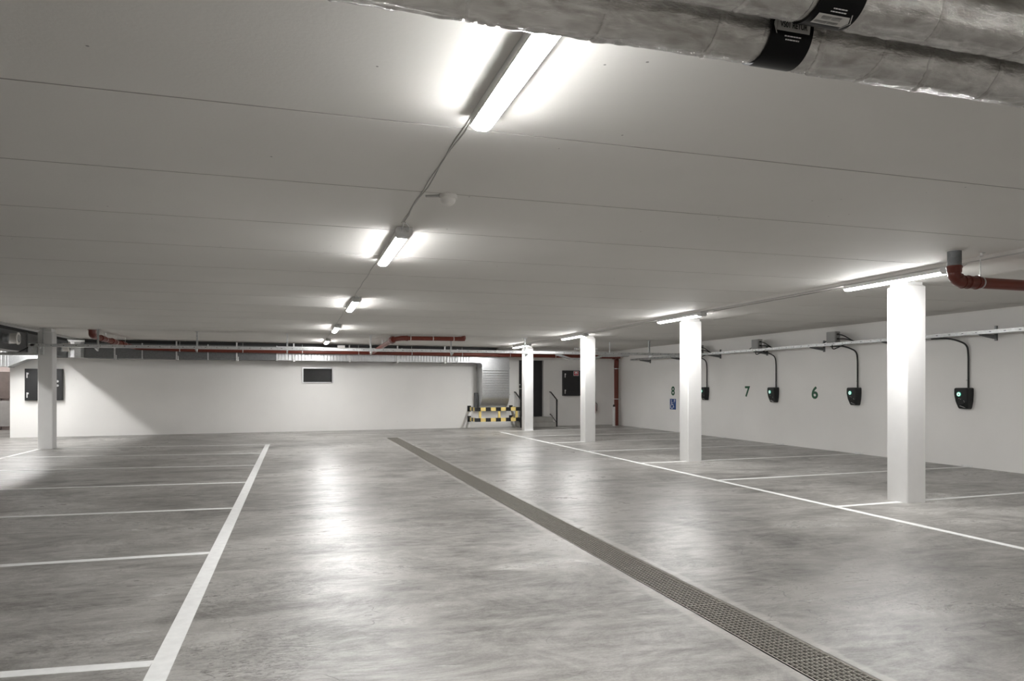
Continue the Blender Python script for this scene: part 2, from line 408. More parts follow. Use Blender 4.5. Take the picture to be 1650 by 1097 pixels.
# steps up to the door
st = thing('door_steps', 'grey concrete steps leading up to the dark door', 'steps', bw(bx(8.2), 0.3, 0))
mb = MB(); mb.box(bx(7.53), bx(8.855), 0.0, 0.34, 0.0, 0.345, T=bw); mb.build('landing', M['step'], st, bevel=0.006)
mb = MB(); mb.box(bx(7.53), bx(8.855), 0.34, 0.62, 0.0, 0.172, T=bw); mb.build('tread', M['step'], st, bevel=0.006)

def handrail(X, label):
    h = thing('handrail', label, 'railing', bw(bx(X), 0.3, 0), 'handrails beside the door steps')
    u = bx(X)
    mb = MB()
    mb.tube(bend([bw(u, 0.0, 1.24), bw(u, 0.10, 1.24), bw(u, 0.60, 0.98), bw(u, 0.66, 0.90)], 0.04), 0.021, 10)
    mb.build('top_rail', M['black'], h)
    mb = MB(); mb.tube([bw(u, 0.02, 0.43), bw(u, 0.10, 0.43), bw(u, 0.60, 0.16)], 0.014, 8); mb.build('bottom_rail', M['black'], h)
    mb = MB(); mb.box(u-0.02, u+0.02, 0.60, 0.645, 0.0, 0.98, T=bw); mb.build('newel_post', M['black'], h)
    for i in range(5):
        v = 0.04 + 0.115*i
        zt = 1.24 if v < 0.1 else 1.24 - (v-0.1)*0.52; zb = 0.43 if v < 0.1 else 0.43 - (v-0.1)*0.54
        mb = MB(); mb.tube([bw(u, v, zb), bw(u, v, zt)], 0.008, 8); mb.build('baluster', M['lamp_body'], h)
handrail(7.50, 'black handrail on the barrier side of the door steps')
handrail(8.88, 'black handrail between the door steps and the black cabinet with red sign')

# ------------------------------------------------------------------ floor markings (paint on the floor)
def quad_line(p, q, w, label, up=0.0):
    """a painted strip from p to q, w wide; up = how far it climbs the wall at q"""
    mb = MB(); p = Vector((p[0], p[1], 0)); q = Vector((q[0], q[1], 0)); d = (q-p).normalized(); n = Vector((-d.y, d.x, 0))*w/2
    z = Vector((0, 0, 0.0025))
    P = [p-n, q-n, q+n, p+n]; b = len(mb.v)
    mb.v += [tuple(a) for a in P] + [tuple(a+z) for a in P]
    for f in ((0,3,2,1),(4,5,6,7),(0,1,5,4),(1,2,6,5),(2,3,7,6),(3,0,4,7)): mb.face([b+i for i in f])
    if up: mb.box(q.x-0.012, q.x, q.y-w*1.3, q.y+w*1.3, 0, up)
    return mb.build('parking_line', M['line'], floor, label=label)
quad_line((-0.665, 0.9), (-0.665, 18.72), 0.107, 'long wide white line bounding the bays on the column side of the passage')
quad_line((6.21, -1.0), (6.21, 21.6), 0.085, 'long white line bounding the bays by the charger wall')
for i, (ya, yb_) in enumerate(((4.10, 4.16), (6.675, 6.69), (9.05, 9.16), (11.42, 11.62), (13.83, 14.26), (16.25, 16.80), (18.66, 19.05))):
    slope = (yb_-ya)/([0.68, 1.55, 2.39, 3.24, 4.16, 4.6, 4.5][i])
    xe = -5.72; ye = ya + slope*(-0.72-xe)
    quad_line((-0.72, ya), (xe, ye), 0.085, '%s cross line of the bays, counted from the near end' % ['first', 'second', 'third', 'fourth', 'fifth', 'sixth', 'seventh'][i])
quad_line((-5.72, 3.0), (-5.66, 18.85), 0.09, 'white line running towards the lone pale column')
for i, y in enumerate((2.0, 4.53, 7.04, 9.55, 12.10, 14.65, 17.12, 19.6, 22.0)):
    quad_line((6.25, y), (XR, y+0.28), 0.08, 'white bay line ending at the charger wall', 0.035)
quad_line((8.88, 24.0), (9.05, 22.7), 0.07, 'short white line in front of the door steps')

# ------------------------------------------------------------------ floor drain
dr = thing('floor_drain', 'long steel mesh drain grating running the length of the grey floor', 'drain', ((DX0+DX1)/2, 10, 0))
mb = MB()
mb.box(DX0, DX1, DY0, DY1, -0.26, -0.25); mb.box(DX0-0.01, DX0, DY0, DY1, -0.26, 0); mb.box(DX1, DX1+0.01, DY0, DY1, -0.26, 0)
mb.box(DX0, DX1, DY0-0.01, DY0, -0.26, 0); mb.box(DX0, DX1, DY1, DY1+0.01, -0.26, 0)
mb.build('channel', M['pit'], dr)
mb = MB()
mb.box(DX0, DX0+0.006, DY0, DY1, -0.03, 0.002); mb.box(DX1-0.006, DX1, DY0, DY1, -0.03, 0.002)
mb.box(DX0, DX1, DY1-0.006, DY1, -0.03, 0.002); mb.box(DX0, DX1, DY0, DY0+0.006, -0.03, 0.002)
mb.build('frame', M['grate'], dr)
x0, x1 = DX0+0.010, DX1-0.010
g0 = None; n = 20
for i in range(n):
    y0 = DY0 + 0.004 + i*(DY1-DY0-0.008)/n; ln = (DY1-DY0-0.008)/n - 0.004
    if g0 is None:
        mb = MB(); nb = 9
        for j in range(nb+1):
            x = x0 + (x1-x0)*j/nb; mb.box(x-0.0023, x+0.0023, y0, y0+ln, -0.011, 0.0)
        nc = 26
        for j in range(nc+1):
            y = y0 + ln*j/nc; mb.box(x0, x1, y-0.0017, y+0.0017, -0.006, -0.0012)
        g0 = mb.build('grating', M['grate'], dr); yy = y0
    else:
        c = g0.copy(); COL.objects.link(c); c.parent = dr; c.location = (0, y0-yy, 0)

# ------------------------------------------------------------------ columns
def make_column(x, y, label, w=0.30, dp=0.32):
    o = thing('concrete_column', label, 'column', (x, y, 0), 'square concrete columns')
    def chamf(wx, wy, c): return [(-wx+c,-wy),(wx-c,-wy),(wx,-wy+c),(wx,wy-c),(wx-c,wy),(-wx+c,wy),(-wx,wy-c),(-wx,-wy+c)]
    mb = MB(); hw, hd = w/2, dp/2; c = 0.012
    body = chamf(hw, hd, c); neck = chamf(hw-0.025, hd-0.025, 0.006)
    lv = [(body, 0.0), (body, 2.700), (neck, 2.718), (neck, 2.752 if x > 0 else CEIL)]
    b = len(mb.v)
    for pr, z in lv: mb.v += [(x+p, y+q, z) for p, q in pr]
    for i in range(len(lv)-1):
        for k_ in range(8):
            k2 = (k_+1) % 8; mb.face((b+i*8+k_, b+i*8+k2, b+(i+1)*8+k2, b+(i+1)*8+k_))
    mb.face(range(b+7, b-1, -1)); mb.face(range(b+24, b+32))
    mb.build('shaft', M['column'], o)
    return o
cy = 7.14
for i, (cx, cyy, lab) in enumerate(((7.39, 7.14, 'nearest white column, standing in front of the charger wall under a strip light'),
        (7.38, 12.25, 'second nearest white column, standing beside the blue wheelchair sign'),
        (7.34, 17.25, 'third white column, partly hiding the black cabinet with the red sign'),
        (7.32, 22.25, 'farthest white column, standing in front of the dark door'))):
    make_column(cx, cyy, lab)
make_column(-5.545, 19.02, 'lone pale column standing in front of the black wall cabinet', 0.30, 0.32)

# ------------------------------------------------------------------ strip lights
def make_light(lab, loc, ln=1.55):
    """runs along Y; loc = the far end's ceiling point; near end carries the cable glands"""
    x, y, z = loc
    o = thing('strip_light', lab, 'light', (x, y, z-0.075), 'ceiling strip lights')
    f = lambda p, q, a: (x+p, a, z+q)
    mb = MB(); mb.prism([(-0.050,0.0),(-0.057,-0.046),(-0.053,-0.056),(0.053,-0.056),(0.057,-0.046),(0.050,0.0)], f, y-ln, y)
    mb.build('housing', M['lamp_white'], o)
    pr = [(-0.052,-0.054),(-0.052,-0.0578),(-0.042,-0.0685),(-0.028,-0.0765),(-0.010,-0.079),(0.010,-0.079),(0.028,-0.0765),(0.042,-0.0685),(0.052,-0.0578),(0.052,-0.054)]
    mb = MB(); mb.prism(pr, f, y-ln+0.10, y-0.004, smooth=False); mb.build('diffuser', M['lens'], o)
    mb = MB()
    mb.prism([(-0.066,-0.004),(-0.066,-0.058),(-0.048,-0.078),(0.048,-0.078),(0.066,-0.058),(0.066,-0.004)], f, y-ln-0.012, y-ln+0.105)
    cap = mb.build('end_cap', M['lamp_body'], o, bevel=0.004)
    for sx in (-0.026, 0.026):
        mb = MB(); mb.tube([(x+sx, y-ln-0.012, z-0.03), (x+sx, y-ln-0.05, z-0.03)], 0.014, 10)
        mb.tube(bend([(x+sx, y-ln-0.05, z-0.03), (x+sx, y-ln-0.10, z-0.02), (x-0.03+sx*0.3, y-ln-0.2, z-0.006)], 0.05), 0.005, 6)
        mb.build('cable_gland', M['gasket'] if False else M['lamp_body'], cap)
    return o
LIGHTS = [
 (0.875, 3.40, CEIL, 'nearest lit strip light, its near end hidden by the foil pipes'),
 (0.875, 7.52, CEIL, 'lit strip light just beyond the ceiling motion sensor'),
 (0.875, 12.35, CEIL, 'third lit strip light of the row along the middle of the ceiling'),
 (0.875, 17.30, CEIL, 'fourth lit strip light of the row along the middle of the ceiling'),
 (0.875, 22.05, CEIL, 'farthest lit strip light of the middle row, next to the cable tray'),
 (6.80, 7.50, CEIL-0.035, 'lit strip light above the nearest white column'),
 (6.80, 12.42, CEIL-0.035, 'lit strip light above the second nearest white column'),
 (6.80, 17.66, CEIL-0.035, 'lit strip light above the third white column'),
 (6.80, 22.05, CEIL-0.035, 'lit strip light above the farthest white column'),
]
HIDDEN = [(0.875, -1.4, CEIL), (0.875, -5.2, CEIL), (6.80, 0.9, CEIL-0.035), (6.80, -4.0, CEIL-0.035),
          (-6.95, 22.6, CEIL), (-6.95, 20.0, CEIL), (-6.95, 16.6, CEIL), (-6.95, 13.0, CEIL), (-9.6, 26.4, CEIL), (-11.0, 20.0, CEIL)]  # the unseen one in the gate passage is added to brighten it
L0 = None
for x, y, z, lab in LIGHTS:
    if L0 is None: L0 = make_light(lab, (x, y, z))
    else: dup(L0, (x, y, z-0.075), lab)
for x, y, z in HIDDEN:
    dup(L0, (x, y, z-0.075), 'lit strip light out of view, behind the camera or beyond the dark duct', 'ceiling strip lights')
# unlit fitting peeping out behind the third column
o = thing('strip_light', 'unlit white fitting peeping out behind the third column near the door', 'light', (10.0, 23.0, CEIL-0.07))
mb = MB(); mb.prism([(-0.06,0.0),(-0.075,-0.03),(-0.05,-0.065),(0.05,-0.065),(0.075,-0.03),(0.06,0.0)], lambda p, q, a: (a, 23.0+p, CEIL+q), 9.35, 10.12); mb.build('diffuser', M['lamp_white'], o)
mb = MB(); mb.box(9.30, 9.36, 22.93, 23.07, CEIL-0.07, CEIL); mb.build('end_cap', M['lamp_body'], o)

# cables along the ceiling
def ceiling_cable(pts, lab, r=0.0038, mat='cable_grey'):
    mb = MB(); mb.tube(pts, r, 6); return tag(mb.build('ceiling_cable', M[mat], None), lab, 'cable', 'cables along the ceiling')
def wob(x, y0, y1, z, n, a=0.007):
    return [(x + a*math.sin(i*1.7)*(0.4+random.random()), y0+(y1-y0)*i/n, z) for i in range(n+1)]
ceiling_cable(wob(0.83, 3.36, 5.80, CEIL-0.0045, 14), 'thin grey cable between the nearest strip light and the sensor one')
ceiling_cable(wob(0.840, 3.36, 5.80, CEIL-0.0045, 9, 0.010), 'second thin grey cable twisting along beside the motion sensor')
ceiling_cable(wob(0.83, 7.50, 10.65, CEIL-0.0045, 12), 'thin grey cable from the sensor light to the third middle light')
ceiling_cable(wob(0.83, 12.30, 15.60, CEIL-0.0045, 10), 'thin grey cable from the third to the fourth middle light')
ceiling_cable(wob(0.83, 17.20, 20.40, CEIL-0.0045, 10), 'thin grey cable from the fourth to the farthest middle light')
ceiling_cable(wob(0.83, -1.3, 1.75, CEIL-0.0045, 10), 'thin grey cable above the foil pipes')
ceiling_cable([(6.742, 1.0, CEIL-0.041), (6.742, 22.0, CEIL-0.041)], 'straight grey cable along the row of column lights', 0.008)
ceiling_cable([(6.90, 7.6, CEIL-0.041), (6.90, 10.7, CEIL-0.041)], 'short grey cable between the two nearest column lights', 0.007)
ceiling_cable([(6.90, 12.6, CEIL-0.041), (6.90, 15.95, CEIL-0.041)], 'short grey cable between the second and third column lights', 0.007)
ceiling_cable([(-5.83, 8.0, CEIL-0.008), (-5.83, 22.9, CEIL-0.008)], 'straight thin cable along the ceiling beside the dark duct', 0.008)

# motion sensor
s_ = thing('motion_sensor', 'round white motion sensor on the ceiling between two strip lights', 'sensor', (1.02, 4.88, CEIL-0.08))
mb = MB(); mb.cyl((1.02, 4.88, CEIL), (1.02, 4.88, CEIL-0.028), 0.062, 24); mb.build('base', M['plastic'], s_)
mb = MB(); mb.tube([(1.02, 4.88, CEIL-0.028-0.05*math.sin(i*PI/16)) for i in range(8)]+[(1.02, 4.88, CEIL-0.0785)], [0.055*math.cos(i*PI/16) for i in range(8)]+[0.002], 24); mb.build('dome', M['plastic'], s_)
mb = MB(); mb.tube([(0.87, 4.93, CEIL-0.008), (0.96, 4.90, CEIL-0.008)], 0.008, 8); mb.build('cable', M['cable_grey'], s_)

# ------------------------------------------------------------------ foil covered pipes overhead
def foil_pipe(yc, zc, R, bands, lab, seed, marks):
    o = thing('insulated_pipe', lab, 'pipe', (3, yc, zc-R), 'foil covered pipes under the ceiling')
    xs0, xs1 = -4.0, 11.5
    mb = MB(); seg = 72; random.seed(seed)
    XS = [xs0 + 0.1*i for i in range(35)] + [-0.5 + 0.0045*i for i in range(867)] + [3.4 + 0.1*i for i in range(82)]; nx = len(XS)-1
    seams = []; x = xs0
    while x < xs1:
        seams.append((x, random.uniform(-0.35, 0.35))); x += random.uniform(0.19, 0.42)
    b = len(mb.v)
    for i in range(nx+1):
        x = XS[i]
        for k_ in range(seg):
            a = 2*PI*k_/seg
            r = R + 0.0055*noise.noise((x*2.2+seed, math.cos(a)*1.5, math.sin(a)*1.5))
            r += 0.0028*noise.noise((x*9+seed, math.cos(a)*5, math.sin(a)*5)) + 0.0016*noise.noise((x*26, math.cos(a)*11, math.sin(a)*11+seed))
            # crumpled lengthwise overlap of the foil
            da = (a - 1.62*PI + PI) % (2*PI) - PI
            r += 0.004*math.exp(-(da/0.13)**2)*(0.6+1.2*abs(noise.noise((x*14, seed, 3))))
            for sx, tw in seams:
                d_ = x - sx - tw*R*math.cos(a)
                if abs(d_) < 0.05:
                    r -= 0.004*math.exp(-(d_/0.0045)**2); r += 0.0013*math.exp(-((d_-0.014)/0.010)**2) + 0.002*noise.noise((x*40, a*6, seed))*math.exp(-(d_/0.03)**2)
            for b0, b1 in bands:
                if b0-0.02 < x < b1+0.02: r = R - 0.002
            mb.v.append((x, yc + r*math.cos(a), zc + r*math.sin(a)))
    for i in range(nx):
        for k_ in range(seg):
            k2 = (k_+1) % seg; mb.face((b+i*seg+k_, b+(i+1)*seg+k_, b+(i+1)*seg+k2, b+i*seg+k2), True)
    mb.build('foil_jacket', M['foil'], o)
    for b0, b1 in bands:
        mb = MB(); mb.tube([(b0, yc, zc), (b1, yc, zc)], R+0.0035, 64); bd = mb.build('marking_band', M['band'], o, label='glossy black marking band')
        for kind, fnm, body in marks:
            mb = MB(); Rr = R+0.006; xm = (b0+b1)/2
            fn = lambda px, py, A=fnm: (xm + px, yc + Rr*math.cos(A[0] + A[1]*py/Rr), zc + Rr*math.sin(A[0] + A[1]*py/Rr))
            body(mb, fn)
            mb.build(kind, [M['label_grey'], M['ink'], M['ink_white']], bd)
    return o
def strip(mb, fn, outline, mi=0, n=6, lift=0.0):
    """polygon outline given as rows [(x0,x1,y)] from bottom to top, laid on the pipe"""
    for (a0, a1, y0), (b0, b1, y1) in zip(outline[:-1], outline[1:]):
        for j in range(n):
            t0, t1 = j/n, (j+1)/n
            L0_ = lambda t: (a0+(b0-a0)*t, a1+(b1-a1)*t, y0+(y1-y0)*t)
            p, q = L0_(t0), L0_(t1)
            mb.poly([fn(p[0], p[2]), fn(p[1], p[2]), fn(q[1], q[2]), fn(q[0], q[2])], mi)
def far_arrow(mb, fn):
    # arrow plate pointing left, black lettering, small white print beneath
    strip(mb, fn, [(-0.060, 0.062, -0.018), (-0.060, 0.062, 0.018)])
    mb.poly([fn(-0.060, 0.018), fn(-0.060, -0.018), fn(-0.071, 0.0)], 0)
    mb.poly([fn(-0.0735, -0.002), fn(-0.0600, -0.0275), fn(-0.0565, -0.0275), fn(-0.0700, 0.002)], 0)
    mb.poly([fn(-0.0735, 0.002), fn(-0.0700, -0.002), fn(-0.0565, 0.0275), fn(-0.0600, 0.0275)], 0)
    f2 = lambda x, y: fn(x*1.0, y)
    def up(x, y):
        p = Vector(fn(x, y)); return (p.x, p.y + 0, p.z) if False else tuple(p + (p - Vector((p.x, FARC[0], FARC[1]))).normalized()*0.0012)
    add_text(mb, 'VS01 RETUR', 0.0235, up, 0.0006, 0.80, 1)
    for j, (a, b_) in enumerate(((-0.028, 0.034), (-0.022, 0.030))):
        y = -0.031 - 0.010*j; x = a
        while x < b_:
            w_ = random.uniform(0.004, 0.012); strip(mb, fn, [(x, min(x+w_, b_), y-0.0018), (x, min(x+w_, b_), y+0.0018)], 2, 1); x += w_+0.0015
def near_arrow(mb, fn):
    strip(mb, fn, [(-0.058, 0.050, -0.020), (-0.058, 0.050, 0.020)])
    mb.poly([fn(0.050, -0.020), fn(0.050, 0.020), fn(0.060, 0.0)], 0)
    mb.poly([fn(0.0500, -0.029), fn(0.0535, -0.029), fn(0.0690, 0.002), fn(0.0655, 0.002)], 0)
    mb.poly([fn(0.0655, -0.002), fn(0.0690, -0.002), fn(0.0535, 0.029), fn(0.0500, 0.029)], 0)
    # two rows of illegible dark print, two words in each
    def upn(x, y):
        p = Vector(fn(x, y)); return tuple(p + (p - Vector((p.x, NEARC[0], NEARC[1]))).normalized()*0.0012)
    for row, words in ((0.0085, ((-0.040, -0.012), (-0.004, 0.024))), (-0.0085, ((-0.052, -0.012), (-0.006, 0.030)))):
        for a, b_ in words:
            x = a
            while x < b_ - 0.001:
                h_ = 0.0058 if row > 0 else 0.0045
                mb.poly([upn(x, row-h_), upn(x+0.0016, row-h_), upn(x+0.0016, row+h_), upn(x, row+h_)], 1)
                if random.random() < 0.7: mb.poly([upn(x, row+h_-0.0018), upn(x+0.004, row+h_-0.0018), upn(x+0.004, row+h_), upn(x, row+h_)], 1)
                if random.random() < 0.6: mb.poly([upn(x, row-h_), upn(x+0.004, row-h_), upn(x+0.004, row-h_+0.0018), upn(x, row-h_+0.0018)], 1)
                x += 0.0052
    for j, (a, b_) in enumerate(((-0.026, 0.028), (-0.022, 0.026))):
        y = 0.030 + 0.009*j; x = a
        while x < b_:
            w_ = random.uniform(0.004, 0.012); strip(mb, fn, [(x, min(x+w_, b_), y-0.0016), (x, min(x+w_, b_), y+0.0016)], 2, 1); x += w_+0.0015
FARC = (1.985, 2.600); NEARC = (1.735, 2.610)
foil_pipe(*FARC, 0.092, [(1.43, 1.585)], 'silver foil covered overhead pipe, the one bordering the bare ceiling', 3, [('flow_label', (3.26, -1), far_arrow)])
foil_pipe(*NEARC, 0.087, [(1.425, 1.575)], 'silver foil covered overhead pipe, the one cut off by the photo edge', 11, [('flow_label', (4.50, -1), near_arrow)])
mb = MB(); mb.cyl((-0.55, 1.985, CEIL), (-0.55, 1.985, 2.68), 0.006, 8); mb.build('hanger_rod', M['zinc'], bpy.data.objects['insulated_pipe'])

# ------------------------------------------------------------------ red pipe near the nearest column
px, py, pz = 6.22, 5.43, 2.485
o = thing('drain_pipe', 'red brown drain pipe dropping from the ceiling by the nearest white column', 'pipe', (px, py, pz-0.06))
mb = MB(); mb.cyl((px, py, CEIL), (px, py, CEIL-0.155), 0.063, 28); mb.build('steel_sleeve', M['galv_dull'], o, label='grey steel sleeve')
mb = MB(); mb.cyl((px, py, CEIL), (px, py, CEIL-0.006), 0.072, 28); mb.build('ceiling_ring', M['plastic'], o)
mb = MB()
mb.tube([(px, py, CEIL-0.15), (px, py, CEIL-0.158), (px, py, CEIL-0.172), (px, py, CEIL-0.176), (px, py, CEIL-0.21), (px, py, CEIL-0.222)], [0.070, 0.072, 0.072, 0.066, 0.066, 0.060], 28)
path = [(px, py, CEIL-0.215), (px, py, pz+0.075)] + [(px+0.03+0.045*(1-math.cos(a)), py, pz+0.075-0.045*math.sin(a)) for a in (0.4, 0.8)] if False else bend([(px, py, CEIL-0.215), (px, py, pz+0.06), (px+0.06, py, pz), (px+0.17, py, pz)], 0.05, 5)
mb.tube(path, 0.060, 28)
mb.ring((px+0.035, py, pz+0.03), (1, 0, -1), 0.05, 0.065, 0.014, 28)
mb.ring((px+0.105, py, pz), (1, 0, 0), 0.05, 0.066, 0.012, 28)
mb.build('elbow', M['red_fit'], o)
mb = MB(); mb.tube([(px+0.15, py, pz), (px+0.285, py, pz-0.0005)], 0.062, 28); mb.ring((px+0.28, py, pz), (1, 0, 0), 0.05, 0.068, 0.016, 28); mb.ring((px+0.17, py, pz), (1, 0, 0), 0.05, 0.067, 0.012, 28); mb.build('coupling', M['red_fit'], o)
mb = MB(); mb.tube([(px+0.10, py, pz), (XR, py, pz-0.02)], 0.055, 28); mb.build('pipe', M['red'], o)
mb = MB(); mb.ring((px+0.335, py, pz), (1, 0, 0), 0.05, 0.061, 0.014, 28); mb.cyl((px+0.335, py, pz+0.06), (px+0.335, py, pz+0.085), 0.010, 8)
cl = mb.build('pipe_clamp', M['zinc'], o)
mb = MB(); mb.cyl((px+0.335, py, pz+0.08), (px+0.335, py, CEIL-0.03), 0.0045, 8); mb.box(px+0.315, px+0.36, py-0.014, py+0.014, CEIL-0.042, CEIL-0.034); mb.box(px+0.335, px+0.385, py-0.014, py+0.014, CEIL-0.006, CEIL); mb.box(px+0.345, px+0.35, py-0.014, py+0.014, CEIL-0.04, CEIL)
mb.build('hanger_rod', M['zinc'], cl)

# ------------------------------------------------------------------ red pipes along the back
v0 = 0.80
o = thing('drain_pipe', 'long red brown pipe running under the cable tray to the corner downpipe', 'pipe', (3, 23.2, 2.4))
zc = 2.52
run = [Vector(bw(bx(-4.35), v0, zc+0.03)), Vector(bw(bx(-3.0), v0, zc)), Vector(bw(bx(11.33), v0, zc))]
corner = Vector((11.33, run[-1].y, 0))
mb = MB(); mb.tube(bend([run[0], run[1], run[2]], 0.2), 0.062, 20); mb.build('pipe', M['red'], o)
pk = Vector(bw(bx(11.33), v0, zc)); dn = Vector((11.36, 24.02, 2.2))
mb = MB(); mb.tube(bend([pk - Vector((0.25, 0.02, 0)), Vector((11.34, 23.95, 2.50)), Vector((11.36, 24.02, 2.15))], 0.16, 8), 0.088, 20); mb.build('elbow', M['red_fit'], o)
mb = MB(); mb.cyl((11.36, 24.02, 0.0), (11.36, 24.02, 2.2), 0.080, 24); mb.build('downpipe', M['red'], o)
for z in (0.98, 2.10): mb = MB(); mb.cyl((11.36, 24.02, z-0.012), (11.36, 24.02, z+0.012), 0.086, 24); mb.box(11.44, 11.56, 24.01, 24.03, z-0.01, z+0.01); mb.build('pipe_clamp', M['zinc'], o)
for i in range(9):
    X = -3.3 + 1.72*i; c_ = Vector(bw(bx(X), v0, zc))
    mb = MB(); mb.ring(c_, (CA, SA, 0), 0.05, 0.066, 0.022, 16); mb.cyl((c_.x, c_.y, zc+0.06), (c_.x, c_.y, CEIL), 0.005, 6); mb.build('pipe_clamp', M['zinc'], o)
for X in (0.3, 6.6, 9.7):
    c_ = Vector(bw(bx(X), v0, zc)); mb = MB(); mb.ring(c_, (CA, SA, 0), 0.05, 0.070, 0.11, 20); mb.build('coupling', M['red_fit'], o)
# left branch
o = thing('drain_pipe', 'red brown branch pipe leaving the ceiling near the lone pale column', 'pipe', (-4.6, 21, 2.5))
A = [Vector((-4.60, 18.95, CEIL)), Vector((-4.60, 18.95, 2.665)), Vector((-4.60, 19.15, 2.645)), Vector((-4.42, 22.55, 2.565)), Vector(bw(bx(-4.3), v0, zc+0.03))]
mb = MB(); mb.tube(bend(A[:3], 0.05, 5), 0.078, 20); mb.cyl((-4.60, 18.95, CEIL-0.012), (-4.60, 18.95, CEIL), 0.095, 20); mb.build('elbow', M['red_fit'], o)
mb = MB(); mb.tube(bend(A[2:], 0.15), 0.062, 18); mb.build('pipe', M['red'], o)
for t in (0.16, 0.42, 0.66):
    p = A[2].lerp(A[3], t); mb = MB(); mb.tube([p-(A[3]-A[2]).normalized()*0.1, p+(A[3]-A[2]).normalized()*0.1], 0.078, 18); mb.build('coupling', M['red_fit'], o)
for t in (0.25, 0.5, 0.75):
    p = A[2].lerp(A[3], t); mb = MB(); mb.cyl((p.x, p.y, p.z+0.06), (p.x, p.y, CEIL), 0.006, 6); mb.ring(p, A[3]-A[2], 0.05, 0.070, 0.02, 16); mb.build('pipe_clamp', M['zinc'], o)
# right branch
o = thing('drain_pipe', 'short red brown pipe close under the ceiling with a bulging elbow above the tray', 'pipe', (3.2, 19, 2.6))
B = [Vector((4.30, 18.42, CEIL)), Vector((4.30, 18.42, 2.705)), Vector((2.62, 18.42, 2.695)), Vector((2.44, 18.62, 2.67)), Vector((2.36, 22.9, 2.54)), Vector(bw(bx(2.2), v0, zc))]
mb = MB(); mb.tube([B[1], B[2]+Vector((0.1, 0, 0))], 0.056, 18); mb.build('pipe', M['red'], o)
mb = MB(); mb.tube(bend([Vector((4.26, 18.42, CEIL-0.004)), Vector((4.28, 18.42, 2.705)), Vector((4.12, 18.42, 2.705))], 0.09, 6), 0.060, 18); mb.build('elbow', M['red_fit'], o)
mb = MB(); mb.tube(bend([B[2]+Vector((0.18, 0, 0)), B[2], B[3]], 0.07), 0.064, 18); mb.ring(B[2]+Vector((0.14, 0, 0)), (1, 0, 0), 0.05, 0.07, 0.05, 18)
mb.tube([B[3]+Vector((-0.0, -0.06, 0.0)), B[3]+Vector((-0.01, 0.02, -0.01)), B[3]+Vector((-0.02, 0.16, -0.015)), B[3]+Vector((-0.02, 0.24, -0.02))], [0.075, 0.097, 0.097, 0.075], 20); mb.build('elbow', M['red_fit'], o)
mb = MB(); mb.tube([B[3]+Vector((-0.02, 0.2, -0.02)), B[4], B[5]], 0.060, 18); mb.build('pipe', M['red'], o)
for X in (2.86, 3.45, 4.0):
    mb = MB(); mb.ring((X, 18.42, 2.70), (1, 0, 0), 0.05, 0.061, 0.022, 16); mb.cyl((X, 18.42, 2.755), (X, 18.42, CEIL), 0.008, 6); mb.build('pipe_clamp', M['zinc'], o)
for t in (0.12, 0.3, 0.5):
    p = B[3].lerp(B[4], t); mb = MB(); mb.cyl((p.x, p.y, p.z+0.06), (p.x, p.y, CEIL), 0.006, 6); mb.ring(p, B[4]-B[3], 0.05, 0.066, 0.02, 16); mb.build('pipe_clamp', M['zinc'], o)

# ------------------------------------------------------------------ ventilation ducts at the back
o = thing('ventilation_duct', 'galvanised rectangular duct along the top of the back wall turning down behind the barrier', 'duct', bw(bx(3), 0.3, 0.6))
DV0, DV1, DB, DT = 0.03, 0.60, 2.255, 2.685
ua, ub = bx(-5.75), bx(5.72)
mb = MB(); mb.box(ua, bx(-0.6), DV0, DV1, DB, DT, T=bw); mb.build('plain_section', M['galv_dull'], o)
mb = MB(); mb.box(bx(-0.6), ub, DV0, DV1, DB, DT, T=bw)
u = bx(-0.55)
while u < ub - 0.05:
    mb.prism([(u-0.012, DV1), (u, DV1+0.010), (u+0.012, DV1)], lambda p, q, a: bw(p, q, a), DB+0.01, DT-0.01); u += 0.098
mb.build('ribbed_section', M['galv'], o)
mb = MB(); mb.box(ua, ub+0.9, DV1-0.10, DV1-0.03, DT, CEIL-0.012, T=bw); mb.build('gap_shade_strip', M['gasket'], o, label='black strip added to keep the gap above the back duct dark')  # added strip: stops lamp light entering the gap, so it reads as shade
for X in (-4.3, -2.55, -0.6, 1.35, 3.3, 5.2):
    mb = MB(); u = bx(X); mb.box(u-0.015, u+0.015, DV0, DV1+0.022, DB-0.02, DT+0.015, T=bw); mb.build('flange', M['galv'], o)
for X in (-5.0, -3.4, -1.75, -0.1, 1.6, 3.15, 4.75):
    mb = MB(); u = bx(X); mb.box(u-0.02, u+0.02, DV1+0.012, DV1+0.035, DB-0.03, CEIL, T=bw); mb.box(u-0.03, u+0.03, DV0, DV1+0.05, DB-0.035, DB-0.015, T=bw)
    mb.cyl(bw(u+0.04, DV1+0.02, DB-0.03), bw(u+0.04, DV1+0.02, DB+0.09), 0.014, 8); mb.build('duct_hanger', M['zinc'], o)
